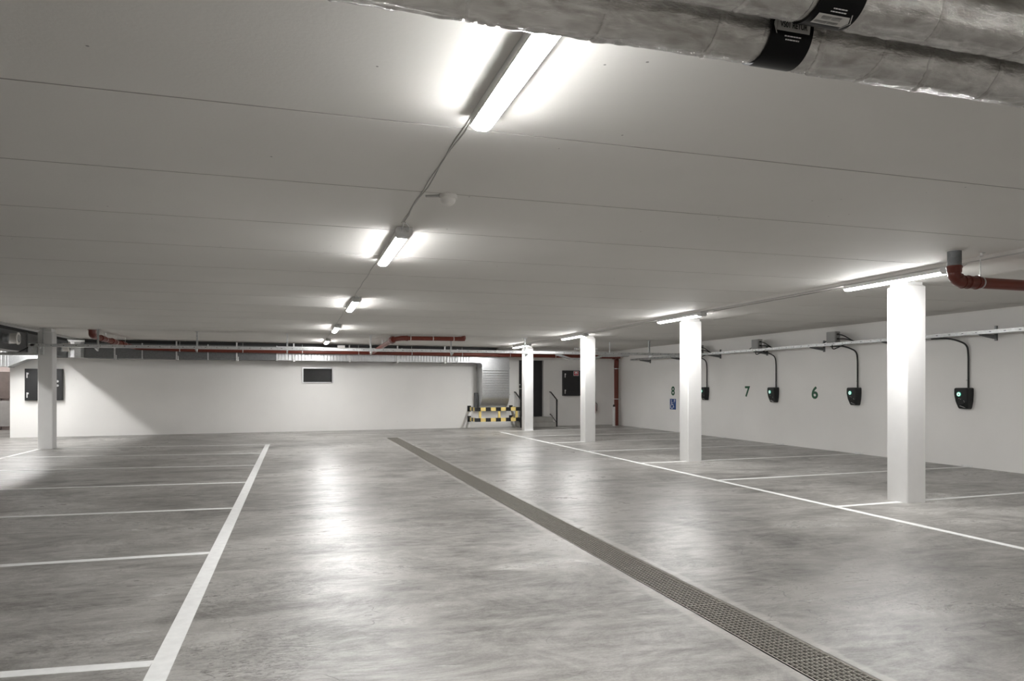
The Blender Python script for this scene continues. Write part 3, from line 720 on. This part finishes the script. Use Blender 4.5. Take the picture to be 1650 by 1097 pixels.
# elbow turning down
ui, uo = bx(6.08), bx(7.08)
prof = [(ub, DB), (ui-0.09, DB)] + arc((ui-0.09, DB-0.09), 0.09, PI/2, 0, 6) + [(ui, 2.08), (uo, 2.08)] + arc((uo-0.40, DT-0.40), 0.40, 0, PI/2, 10) + [(ub, DT)]
mb = MB(); mb.prism(prof, lambda p, q, a: bw(p, a, q), DV0, DV1)
for z in (2.16, 2.26, 2.36, 2.46, 2.56): mb.box(ui+0.02, uo-0.16, DV1, DV1+0.006, z-0.008, z+0.008, T=bw)
mb.build('elbow', M['galv'], o)
mb = MB(); mb.box(ui, uo, DV0, DV1, 1.17, 2.08, T=bw)
z = 1.22
while z < 2.05:
    mb.prism([(z-0.014, DV1), (z, DV1+0.012), (z+0.014, DV1)], lambda p, q, a: bw(a, q, p), ui+0.03, uo-0.03); z += 0.085
mb.build('riser', M['galv'], o)
prof = [(DV0, 1.17)] + [(DV0 + (DV1-DV0)*math.cos(a), 1.17 - 0.50*math.sin(a)) for a in [i*PI/2/10 for i in range(11)]]
mb = MB(); mb.prism(prof, lambda p, q, a: bw(a, p, q), ui, uo); mb.build('bottom_elbow', M['galv'], o)
for z in (1.17, 2.08): mb = MB(); mb.box(ui-0.022, uo+0.022, DV0, DV1+0.022, z-0.014, z+0.014, T=bw); mb.build('flange', M['galv'], o)
mb = MB(); mb.box(ui-0.10, ui-0.01, 0.0, 0.16, 0.62, 1.22, T=bw); mb.build('support_bracket', M['galv_dull'], o)

o = thing('ventilation_duct', 'dark grey duct running along the ceiling towards the back wall beside the lone column', 'duct', (-6.25, 18, 2.26))
LX0, LX1, LB, LT = -6.45, -6.05, 2.26, 2.70
ye = 22.5
mb = MB(); mb.box(LX0, LX1, -2.0, ye, LB, LT); mb.build('body', M['galv_dull'], o)
mb = MB(); mb.box(LX1-0.10, LX1-0.03, -2.0, ye, LT, CEIL-0.012); mb.build('gap_shade_strip', M['gasket'], o, label='black strip added to keep the gap above the back duct dark')  # added black strip stands for the shade between duct and ceiling
mb = MB(); mb.prism([(LX0, ye), (LX1, ye)] + arc((LX1+0.22, ye), 0.22, PI, PI/2+WA, 6) + [(-5.75, 23.33-0.58)] if False else [(LX0, ye), (LX1, ye), (LX1+0.02, ye+0.10), (LX1+0.10, ye+0.18), (LX1+0.25, ye+0.22), (-5.72, W0-5.72*WS-0.60), (-5.72, W0-5.72*WS-0.04), (-6.2, W0-6.2*WS-0.04), (LX0, ye+0.45)], lambda p, q, a: (p, q, a), LB, LT); mb.build('elbow', M['galv'], o)
for y in (10.0, 13.0, 16.2, 19.3, 22.4): mb = MB(); mb.box(LX0-0.02, LX1+0.02, y-0.015, y+0.015, LB-0.02, LT+0.02); mb.build('flange', M['galv_dull'], o)
for y in (17.95, 21.6):
    mb = MB(); mb.tube([(LX1, y, 2.49), (LX1+0.08, y, 2.49), (LX1+0.082, y, 2.49), (LX1+0.13, y, 2.49)], [0.105, 0.105, 0.115, 0.115], 24); sp = mb.build('duct_spigot', M['galv'], o)
    mb = MB(); mb.tube([(LX1+0.12, y, 2.49), (LX1+0.25, y, 2.49), (LX1+0.255, y, 2.49), (LX1+0.275, y, 2.49)], [0.112, 0.112, 0.135, 0.130], 24); mb.build('valve_ring', M['plastic'], sp)
    mb = MB(); mb.tube([(LX1+0.274, y, 2.49), (LX1+0.285, y, 2.49), (LX1+0.30, y, 2.49)], [0.085, 0.085, 0.06], 24); mb.build('valve_disc', M['box_grey'], sp)

o = thing('ventilation_duct', 'lower ribbed duct crossing the passage opening, tapering up at the wall end', 'duct', (-8.5, 22.6, 2.0))
yw = W0 - 7.6*WS - 0.62
mb = MB(); mb.prism([(-11.5, 1.99), (-7.52, 1.99), (-7.05, 2.20), (-6.5, 2.24), (-6.5, 2.46), (-11.5, 2.46)], lambda p, q, a: (p, a, q), yw, yw+0.45)
x = -11.4
while x < -7.55: mb.prism([(x-0.012, yw), (x, yw-0.005), (x+0.012, yw)], lambda p, q, a: (p, q, a), 2.0, 2.45); x += 0.098
mb.build('body', M['galv'], o)
mb = MB(); mb.box(-7.55, -7.51, yw-0.02, yw+0.47, 1.965, 2.48); mb.build('flange', M['galv'], o)

# ------------------------------------------------------------------ cable trays
def tray_x(mb, x0, x1, y, z0, z1, w=0.18):
    """perforated tray along X seen from below and the side"""
    mb.box(x0, x1, y-w/2, y-w/2+0.0025, z0, z1); mb.box(x0, x1, y+w/2-0.0025, y+w/2, z0, z1)
    mb.box(x0, x1, y-w/2, y+w/2, z0, z0+0.002); mb.box(x0, x1, y-w/2-0.006, y-w/2, z1-0.008, z1)
    mb.box(x0, x1, y-w/2-0.004, y-w/2, z0, z0+0.008)
def slots_x(mb, x0, x1, y, z, w=0.18):
    x = x0 + 0.15
    while x < x1 - 0.1: mb.box(x, x+0.025, y-w/2-0.0015, y-w/2, z-0.006, z+0.006); x += 0.25
TY = 18.62
o = thing('cable_tray', 'long galvanised cable tray hung across the garage in front of the back wall', 'cable tray', (2.7, TY, 2.35))
mb = MB(); tray_x(mb, -5.74, 11.16, TY, 2.352, 2.418); mb.build('tray', M['tray'], o)
mb = MB(); slots_x(mb, -5.74, 11.1, TY, 2.385); mb.build('slots', M['gasket'], o)
mb = MB()
for i in range(5): mb.tube([(-5.7, TY-0.06+0.03*i, 2.37), (2.0, TY-0.05+0.025*i, 2.372), (11.1, TY-0.06+0.03*i, 2.37)], 0.008, 6)
mb.build('cables', M['cable'], o)
mb = MB(); mb.box(-5.78, -5.66, TY-0.09, TY+0.09, 2.16, 2.418); mb.box(-5.55, -5.50, TY-0.06, TY+0.06, 2.16, 2.40); mb.build('drop_bracket', M['tray'], o)
mb = MB(); tray_x(mb, -9.0, -5.66, TY+0.02, 2.155, 2.215); mb.build('lower_tray', M['tray'], o)
mb = MB(); mb.tube(bend([(-6.02, TY-0.05, 2.20), (-5.85, TY-0.06, 2.29), (-5.70, TY-0.05, 2.39)], 0.08), 0.014, 8); mb.build('cables', M['cable'], o)
hroot = None
for x in (-5.55, -4.43, -2.29, -0.20, 1.87, 4.0, 6.09, 8.05, 9.92):
    mb = MB(); yp = TY + 0.13
    mb.box(x-0.02, x-0.017, yp-0.02, yp+0.02, 2.33, CEIL); mb.box(x+0.017, x+0.02, yp-0.02, yp+0.02, 2.33, CEIL); mb.box(x-0.02, x+0.02, yp+0.017, yp+0.02, 2.33, CEIL)
    mb.box(x-0.06, x+0.06, yp-0.04, yp+0.04, CEIL-0.006, CEIL)
    for z in (2.45, 2.53, 2.61, 2.69): mb.box(x-0.008, x+0.008, yp-0.021, yp-0.02, z, z+0.04)
    h = mb.build('hanger', M['tray'], o)
    mb = MB(); mb.prism([(yp-0.02, 2.35), (yp-0.02, 2.27), (yp-0.26, 2.325), (yp-0.26, 2.35)], lambda p, q, a: (a, p, q), x-0.018, x+0.018)
    mb.build('cantilever_arm', M['tray'], h)
mb = MB(); mb.box(1.02, 1.20, TY-0.12, TY-0.02, 2.41, 2.49); bxn = mb.build('junction_box', M['plastic'], None); tag(bxn, 'small white box sitting on the cable tray beneath the far middle light', 'box')

# branch tray dipping behind the third column
o = thing('cable_tray', 'short cable tray dipping below the main one behind the third column', 'cable tray', (8.5, 19.4, 2.2))
mb = MB()
for (a, b_) in (((7.30, 2.36), (7.72, 2.235)), ((7.72, 2.235), (8.45, 2.235)), ((8.45, 2.235), (8.75, 2.335)), ((8.75, 2.335), (9.6, 2.345))):
    for yy, th in ((19.40, 0.003), (19.58, 0.003)):
        mb.prism([(a[0], a[1]), (b_[0], b_[1]), (b_[0], b_[1]+0.05), (a[0], a[1]+0.05)], lambda p, q, c: (p, c, q), yy, yy+th)
    mb.prism([(a[0], a[1]), (b_[0], b_[1]), (b_[0], b_[1]+0.003), (a[0], a[1]+0.003)], lambda p, q, c: (p, c, q), 19.40, 19.583)
    n_ = max(2, int((b_[0]-a[0])/0.06))
    for i in range(n_):
        t = i/n_; x = a[0]+(b_[0]-a[0])*t; z = a[1]+(b_[1]-a[1])*t
        mb.box(x, x+0.012, 19.39, 19.59, z-0.008, z)
mb.build('tray', M['tray'], o)
mb = MB(); mb.cyl((9.0, 19.49, 2.33), (9.0, 19.49, CEIL), 0.014, 8); mb.build('hanger', M['tray'], o)

# tray on the right wall
o = thing('cable_tray', 'galvanised cable tray running along the charger wall on brackets', 'cable tray', (11.35, 15, 2.34))
TX0, TX1 = 11.20, 11.38
mb = MB()
mb.box(TX0, TX0+0.0025, 3.0, 22.55, 2.342, 2.402); mb.box(TX1-0.0025, TX1, 3.0, 22.55, 2.342, 2.402); mb.box(TX0, TX1, 3.0, 22.55, 2.342, 2.345)
mb.box(TX0-0.006, TX0, 3.0, 22.55, 2.395, 2.402); mb.box(TX0-0.004, TX0, 3.0, 22.55, 2.342, 2.349)
mb.build('tray', M['tray'], o)
mb = MB(); y = 3.1
while y < 22.4:
    mb.box(TX0-0.0015, TX0, y, y+0.04, 2.366, 2.377); y += 0.26
mb.build('slots', M['gasket'], o)
mb = MB()
for i in range(4): mb.tube([(TX0+0.03+0.035*i, 3.0, 2.356), (TX0+0.04+0.03*i, 12, 2.357), (TX0+0.03+0.035*i, 22.4, 2.356)], 0.009, 6)
mb.build('cables', M['cable'], o)
for y in (7.21, 9.26, 11.34, 13.42, 15.47, 17.55, 19.63, 21.72):
    mb = MB(); mb.box(XR-0.030, XR, y-0.02, y+0.02, 2.235, 2.49); mb.box(XR-0.034, XR-0.030, y-0.012, y+0.012, 2.25, 2.275); mb.box(XR-0.034, XR-0.030, y-0.012, y+0.012, 2.45, 2.475)
    mb.prism([(XR-0.03, 2.338), (XR-0.03, 2.26), (TX0-0.06, 2.315), (TX0-0.06, 2.338)], lambda p, q, a: (p, a, q), y-0.016, y+0.016)
    mb.build('bracket', M['galv_dull'], o)

# ------------------------------------------------------------------ junction boxes and chargers on the right wall
def jbox(y, lab):
    o = thing('junction_box', lab, 'box', (11.28, y, 2.395), 'grey boxes on the wall tray')
    mb = MB(); mb.box(11.215, 11.345, y-0.135, y+0.135, 2.405, 2.645); bd = mb.build('body', M['box_grey'], o, bevel=0.008)
    mb = MB(); mb.box(11.203, 11.215, y-0.125, y+0.125, 2.415, 2.635); mb.build('lid', M['box_grey'], o, bevel=0.004)
    mb = MB()
    mb.tube(bend([(11.26, y-0.13, 2.58), (11.27, y-0.30, 2.55), (11.29, y-0.62, 2.385)], 0.1), 0.012, 8)
    mb.tube(bend([(11.29, y-0.13, 2.48), (11.29, y-0.35, 2.47), (11.30, y-0.66, 2.385)], 0.1), 0.012, 8)
    mb.tube(bend([(11.28, y+0.13, 2.47), (11.29, y+0.25, 2.44), (11.30, y+0.45, 2.37)], 0.08), 0.012, 8)
    mb.tube(bend([(11.22, y-0.06, 2.41), (11.19, y-0.06, 2.29), (11.17, y-0.13, 2.25), (11.19, y-0.22, 2.28), (11.23, y-0.45, 2.36)], 0.06), 0.012, 8)
    mb.build('cables', M['cable'], o)
    for dy, z in ((-0.14, 2.58), (-0.14, 2.48)):
        mb = MB(); mb.cyl((11.27, y-0.13, z), (11.27, y-0.165, z), 0.02, 10); mb.build('cable_gland', M['gasket'], o)
    return o
J = jbox(12.84, 'grey junction box on the tray above the number 6')
dup(J, (11.28, 15.53, 2.395), 'grey junction box on the tray above the charger right of number 7')
dup(J, (11.28, 18.25, 2.395), 'grey junction box on the tray half hidden by the second column')

def charger(y, lab):
    o = thing('ev_charger', lab, 'charger', (XR, y, 1.04), 'wall chargers')
    zt, zb = 1.425, 1.045
    front = [(-0.088, 0.0), (0.088, 0.0), (0.102, 0.02), (0.126, 0.13), (0.136, 0.26), (0.134, 0.36), (0.120, 0.378), (-0.120, 0.378), (-0.134, 0.36), (-0.136, 0.26), (-0.126, 0.13), (-0.102, 0.02)]
    mb = MB(); X1 = XR-0.155
    lv = [(1.0, XR), (1.0, XR-0.06), (1.0, XR-0.12), (0.965, XR-0.146), (0.90, X1)]
    b = len(mb.v); n = len(front)
    for sc, X in lv:
        for p, q in front: mb.v.append((XR - (XR-X)*(0.60+0.40*min(1, max(0, q/0.20))), y - p*sc, zb + 0.19 + (q-0.19)*sc))
    for i in range(len(lv)-1):
        for k_ in range(n):
            k2 = (k_+1) % n; mb.face((b+i*n+k_, b+i*n+k2, b+(i+1)*n+k2, b+(i+1)*n+k_), i >= 1)
    mb.face(range(b+(len(lv)-1)*n, b+len(lv)*n))
    body = mb.build('body', M['charger'], o)
    mb = MB(); mb.box(XR-0.062, XR-0.05, y-0.138, y+0.138, zb+0.15, zb+0.34); mb.build('seam', M['charger_side'], o)
    c = (X1, y+0.030, zb+0.262)
    mb = MB(); mb.cyl((X1+0.002, c[1], c[2]), (X1-0.004, c[1], c[2]), 0.040, 28); mb.build('status_ring', M['ring'], o, label='glowing green ring')
    mb = MB(); mb.cyl((X1, c[1], c[2]), (X1-0.006, c[1], c[2]), 0.033, 28); dsc = mb.build('status_disc', M['disc'], o, label='pale lit disc')
    mb = MB()
    Xd = X1-0.0068
    for (a, q, w_, h_) in ((0.006, -0.004, 0.010, 0.026), (-0.006, -0.002, 0.006, 0.022)):
        mb.box(Xd, Xd+0.0006, c[1]-a-w_/2, c[1]-a+w_/2, c[2]+q-h_/2, c[2]+q+h_/2)
    mb.build('plug_symbol', M['ink'], dsc)
    mb = MB()
    mb.prism([(-0.055, 0.045), (0.035, 0.018), (0.055, 0.022), (-0.045, 0.060)], lambda p, q, a: (a + 0.062*(1-min(1, q/0.20)), y-p, zb+q), X1-0.003, X1+0.006)
    mb.build('brand_strip', M['steel'], o)
    mb = MB()
    for (p, q) in ((-0.03, 0.185), (0.0, 0.175), (0.055, 0.145), (0.06, 0.125)): XD = X1 + 0.062*(1-min(1, q/0.20)); mb.box(XD-0.002, XD+0.002, y-p-0.004, y-p+0.004, zb+q-0.004, zb+q+0.004)
    mb.build('indicator_dots', M['ink_white'], o)
    mb = MB()
    mb.tube(bend([(XR-0.16, y+0.60, 2.338), (XR-0.12, y+0.22, 2.325), (XR-0.05, y-0.05, 2.20), (XR-0.03, y-0.055, 2.0), (XR-0.03, y-0.055, 1.41)], 0.22, 8), 0.0155, 10)
    mb.build('supply_cable', M['cable'], o)
    mb = MB(); mb.box(XR-0.02, XR, y-0.02, y+0.002, 1.55, 1.57); mb.build('cable_clip', M['zinc'], o)
    return o
CH = charger(9.83, 'black wall charger beyond the nearest column, the largest of the four')
dup(CH, (XR, 12.45, 1.04), 'black wall charger just right of the green number 6')
dup(CH, (XR, 15.15, 1.04), 'black wall charger between the green numbers 7 and 6')
dup(CH, (XR, 18.28, 1.04), 'black wall charger half hidden by the second column')

# green bay numbers
for ch, y, zc_, lab in (('8', 20.22, 1.285, 'dark green number 8 on the wall above the wheelchair sign'),
                   ('7', 16.32, 1.295, 'dark green number 7 on the charger wall'),
                   ('6', 13.74, 1.285, 'dark green number 6 on the charger wall')):
    mb = MB(); add_text(mb, ch, 0.385, lambda a, b_: (XR-0.003, y-a, zc_+b_), 0.010, 1.16)
    n0 = len(mb.v); tag(mb.build('bay_number', M['green'], None), lab, 'number', 'green bay numbers on the wall')

# wheelchair parking sign
sy, sz0, sz1 = 20.22, 0.70, 1.055
o = thing('parking_sign', 'blue disabled parking sign with white wheelchair symbol under the number 8', 'sign', (XR, sy, sz0))
mb = MB(); mb.box(XR-0.006, XR, sy-0.195, sy+0.195, sz0, sz1); mb.build('plate', M['sign_white'], o)
mb = MB(); mb.box(XR-0.008, XR-0.0055, sy-0.186, sy+0.186, sz0+0.008, sz1-0.008); mb.build('face', M['blue'], o)
mb = MB(); Xs = XR-0.009
fn = lambda a, b_: (Xs, sy-a*1.18, (sz0+sz1)/2+b_)
def fl(a, b_, w_):
    a, b_ = Vector(a), Vector(b_); d_ = (b_-a).normalized(); n_ = Vector((-d_.y, d_.x))*w_/2
    mb.poly([fn(*(a-n_)), fn(*(b_-n_)), fn(*(b_+n_)), fn(*(a+n_))])
mb.poly([fn(-0.075+0.020*math.cos(t), 0.125+0.020*math.sin(t)) for t in [i*2*PI/14 for i in range(14)]])
fl((-0.072, 0.10), (-0.062, -0.005), 0.030); fl((-0.066, 0.050), (0.0, 0.046), 0.018); fl((-0.062, -0.008), (0.012, -0.012), 0.024)
fl((0.010, -0.006), (0.045, -0.10), 0.024); fl((0.040, -0.095), (0.070, -0.088), 0.018)
R_ = 0.066; cx_, cz_ = -0.050, -0.075
for i in range(16):
    t0 = 2.0 + i*(4.3/16); t1 = t0 + 4.3/16
    mb.poly([fn(cx_+r_*math.cos(t_), cz_+r_*math.sin(t_)) for r_, t_ in ((R_-0.012, t0), (R_+0.010, t0), (R_+0.010, t1), (R_-0.012, t1))])
mb.build('wheelchair_symbol', M['sign_white'], o)
mb = MB(); add_text(mb, 'P', 0.155, lambda a, b_: fn(a+0.085, b_+0.090), 0.003, 0.9); mb.build('letter', M['sign_white'], o)

# ------------------------------------------------------------------ wall cabinets
def cabinet(X0, X1, z0, z1, lab, lock, hinge_left=True):
    o = thing('wall_cabinet', lab, 'cabinet', bw(bx((X0+X1)/2), 0, z0), 'black wall cabinets')
    u0, u1 = bx(X0), bx(X1)
    mb = MB(); mb.box(u0, u1, 0.0, 0.10, z0, z1, T=bw); mb.build('body', M['black'], o, bevel=0.004)
    mb = MB(); mb.box(u0+0.015, u1-0.015, 0.10, 0.115, z0+0.015, z1-0.015, T=bw); dd = mb.build('door', M['black'], o, bevel=0.003)
    for z in (z0+0.075, z1-0.26):
        mb = MB(); mb.box(u0+0.05, u0+0.075, 0.115, 0.135, z, z+0.15, T=bw); mb.box(u0+0.075, u0+0.10, 0.115, 0.122, z+0.10, z+0.145, T=bw); mb.build('hinge', M['ink_white'], dd)
    if lock:
        for z in (z0+0.42, z0+0.54): mb = MB(); mb.cyl(bw(u1-0.125, 0.112, z), bw(u1-0.125, 0.135, z), 0.034, 16); mb.build('lock', M['steel'], dd)
    return o, dd
cabinet(-7.30, -6.38, 1.05, 1.945, 'black metal wall cabinet half hidden by the lone pale column', True)
oc, dd = cabinet(9.38, 10.20, 1.10, 2.03, 'black wall cabinet with a red fire sign, beside the third column', False)
mb = MB(); u = bx(9.895)
mb.box(u-0.105, u+0.105, 0.115, 0.119, 1.835, 2.005, T=bw); sg = mb.build('fire_sign', M['sign_white'], dd, label='small red fire equipment sign with white dome symbol')
mb = MB(); mb.box(u-0.092, u+0.092, 0.1185, 0.1205, 1.848, 1.992, T=bw); mb.build('face', M['sign_red'], dd)
mb = MB()
mb.poly([bw(u+0.072*math.cos(t), 0.1215, 1.918+0.062*math.sin(t)) for t in [i*PI/12 for i in range(13)]])
for i in range(7): mb.poly([bw(u-0.06+0.018*i+a_, 0.1215, z) for a_, z in ((0, 1.872), (0.012, 1.872), (0.012, 1.888), (0, 1.888))])
mb.build('dome_symbol', M['sign_white'], dd)

# fire extinguisher, white post, little wall button
ex = thing('fire_extinguisher', 'red fire extinguisher on the wall, almost hidden by the third column', 'fire extinguisher', bw(bx(10.63), 0.1, 0.4))
c0 = lambda z: bw(bx(10.63), 0.10, z)
mb = MB(); mb.tube([c0(0.42), c0(0.44), c0(0.76), c0(0.80), c0(0.83)], [0.06, 0.075, 0.075, 0.06, 0.03], 20); mb.build('cylinder', M['ext_red'], ex)
mb = MB(); mb.tube([c0(0.83), c0(0.87)], 0.022, 12); mb.box(bx(10.62), bx(10.72), 0.08, 0.12, 0.87, 0.885, T=bw); mb.build('valve', M['gasket'], ex)
mb = MB(); mb.tube(bend([bw(bx(10.69), 0.11, 0.84), bw(bx(10.76), 0.12, 0.80), bw(bx(10.75), 0.12, 0.52)], 0.06), 0.012, 8); mb.build('hose', M['gasket'], ex)
mb = MB(); mb.box(bx(10.62), bx(10.70), 0.0, 0.03, 0.5, 0.75, T=bw); mb.build('wall_bracket', M['ext_red'], ex)
p_ = thing('guard_post', 'slim white post with a dark tip standing before the red downpipe', 'post', (11.13, 23.74, 0))
mb = MB(); mb.cyl((11.13, 23.74, 0), (11.13, 23.74, 0.70), 0.048, 20); mb.build('shaft', M['column'], p_)
mb = MB(); mb.tube([(11.13, 23.74, 0.70), (11.13, 23.74, 0.76), (11.13, 23.74, 0.78)], [0.04, 0.036, 0.015], 16); mb.build('tip', M['gasket'], p_)
mb = MB(); mb.cyl((11.13, 23.74, 0), (11.13, 23.74, 0.012), 0.075, 20); mb.build('base_plate', M['column'], p_)
mb = MB(); c_ = bw(bx(7.25), 0, 2.33); mb.tube([bw(bx(7.25), 0.0, 2.35), bw(bx(7.25), 0.05, 2.35)], 0.055, 16); ob = mb.build('wall_sounder', M['plastic'], None); tag(ob, 'small round white device high on the wall beside the dark door', 'sounder')

# ------------------------------------------------------------------ yellow and black barrier
o = thing('safety_barrier', 'yellow and black barrier enclosing the duct foot at the back wall', 'barrier', bw(bx(6.5), 0.5, 0))
BU0, BU1, BV = bx(5.76), bx(7.40), 0.85
for z in (0.665, 0.305):
    z0, z1 = z-0.062, z+0.062
    mb = MB(); nblk = 9; u = BU0; du = (BU1-BU0)/nblk
    for i in range(nblk):
        g_ = 0.006 if i % 2 == 0 else 0.0
        mb.box(BU0+du*i, BU0+du*(i+1), BV-0.045-g_*0.5, BV+0.0+g_, z0+ (0.0 if i % 2 == 0 else 0.004), z1, mi=(i % 2), T=bw)
    mb.build('rail', [M['barrier_black'], M['yellow']], o)
    for uu in (BU0+0.02, BU1-0.065):
        mb = MB(); nn = 5
        for i in range(nn):
            v_a = BV*i/nn + (0.02 if i == 0 else 0); mb.box(uu, uu+0.045, v_a, BV*(i+1)/nn - (0.045 if i == nn-1 else 0), z0, z1, mi=(i % 2), T=bw)
        mb.build('return_rail', [M['barrier_black'], M['yellow']], o)
        mb = MB(); mb.box(uu-0.04, uu+0.085, 0.0, 0.03, z0-0.03, z1+0.045, T=bw); mb.build('wall_plate', M['barrier_black'], o)
for X in (5.93, 6.62, 7.26):
    mb = MB(); u = bx(X)+0.0; mb.box(u-0.04, u+0.04, BV-0.05, BV-0.012, 0.30, 0.66, T=bw); mb.build('upright', M['yellow'], o)

# ------------------------------------------------------------------ camera, world, render look
cam = bpy.data.cameras.new('camera'); co = bpy.data.objects.new('camera', cam); COL.objects.link(co)
cam.sensor_width = 36.0; cam.lens = 36.0*1144.0/1650.0; cam.shift_y = (622.2-548.5)/1650.0; cam.clip_start = 0.05
co.location = (0, 0, 1.45); co.rotation_euler = (PI/2, 0, -0.29586)
scene.camera = co
wd = bpy.data.worlds.new('world'); wd.use_nodes = True; wd.node_tree.nodes['Background'].inputs[0].default_value = (0.02, 0.02, 0.02, 1); scene.world = wd
scene.view_settings.view_transform = 'Standard'; scene.view_settings.look = 'None'
scene.view_settings.exposure = 0.78; scene.view_settings.gamma = 1.0; scene.view_settings.use_curve_mapping = False
scene.cycles.use_denoising = True; scene.cycles.max_bounces = 10; scene.cycles.diffuse_bounces = 6; scene.cycles.glossy_bounces = 5
scene.cycles.sample_clamp_indirect = 8.0; scene.cycles.caustics_reflective = False; scene.cycles.caustics_refractive = False
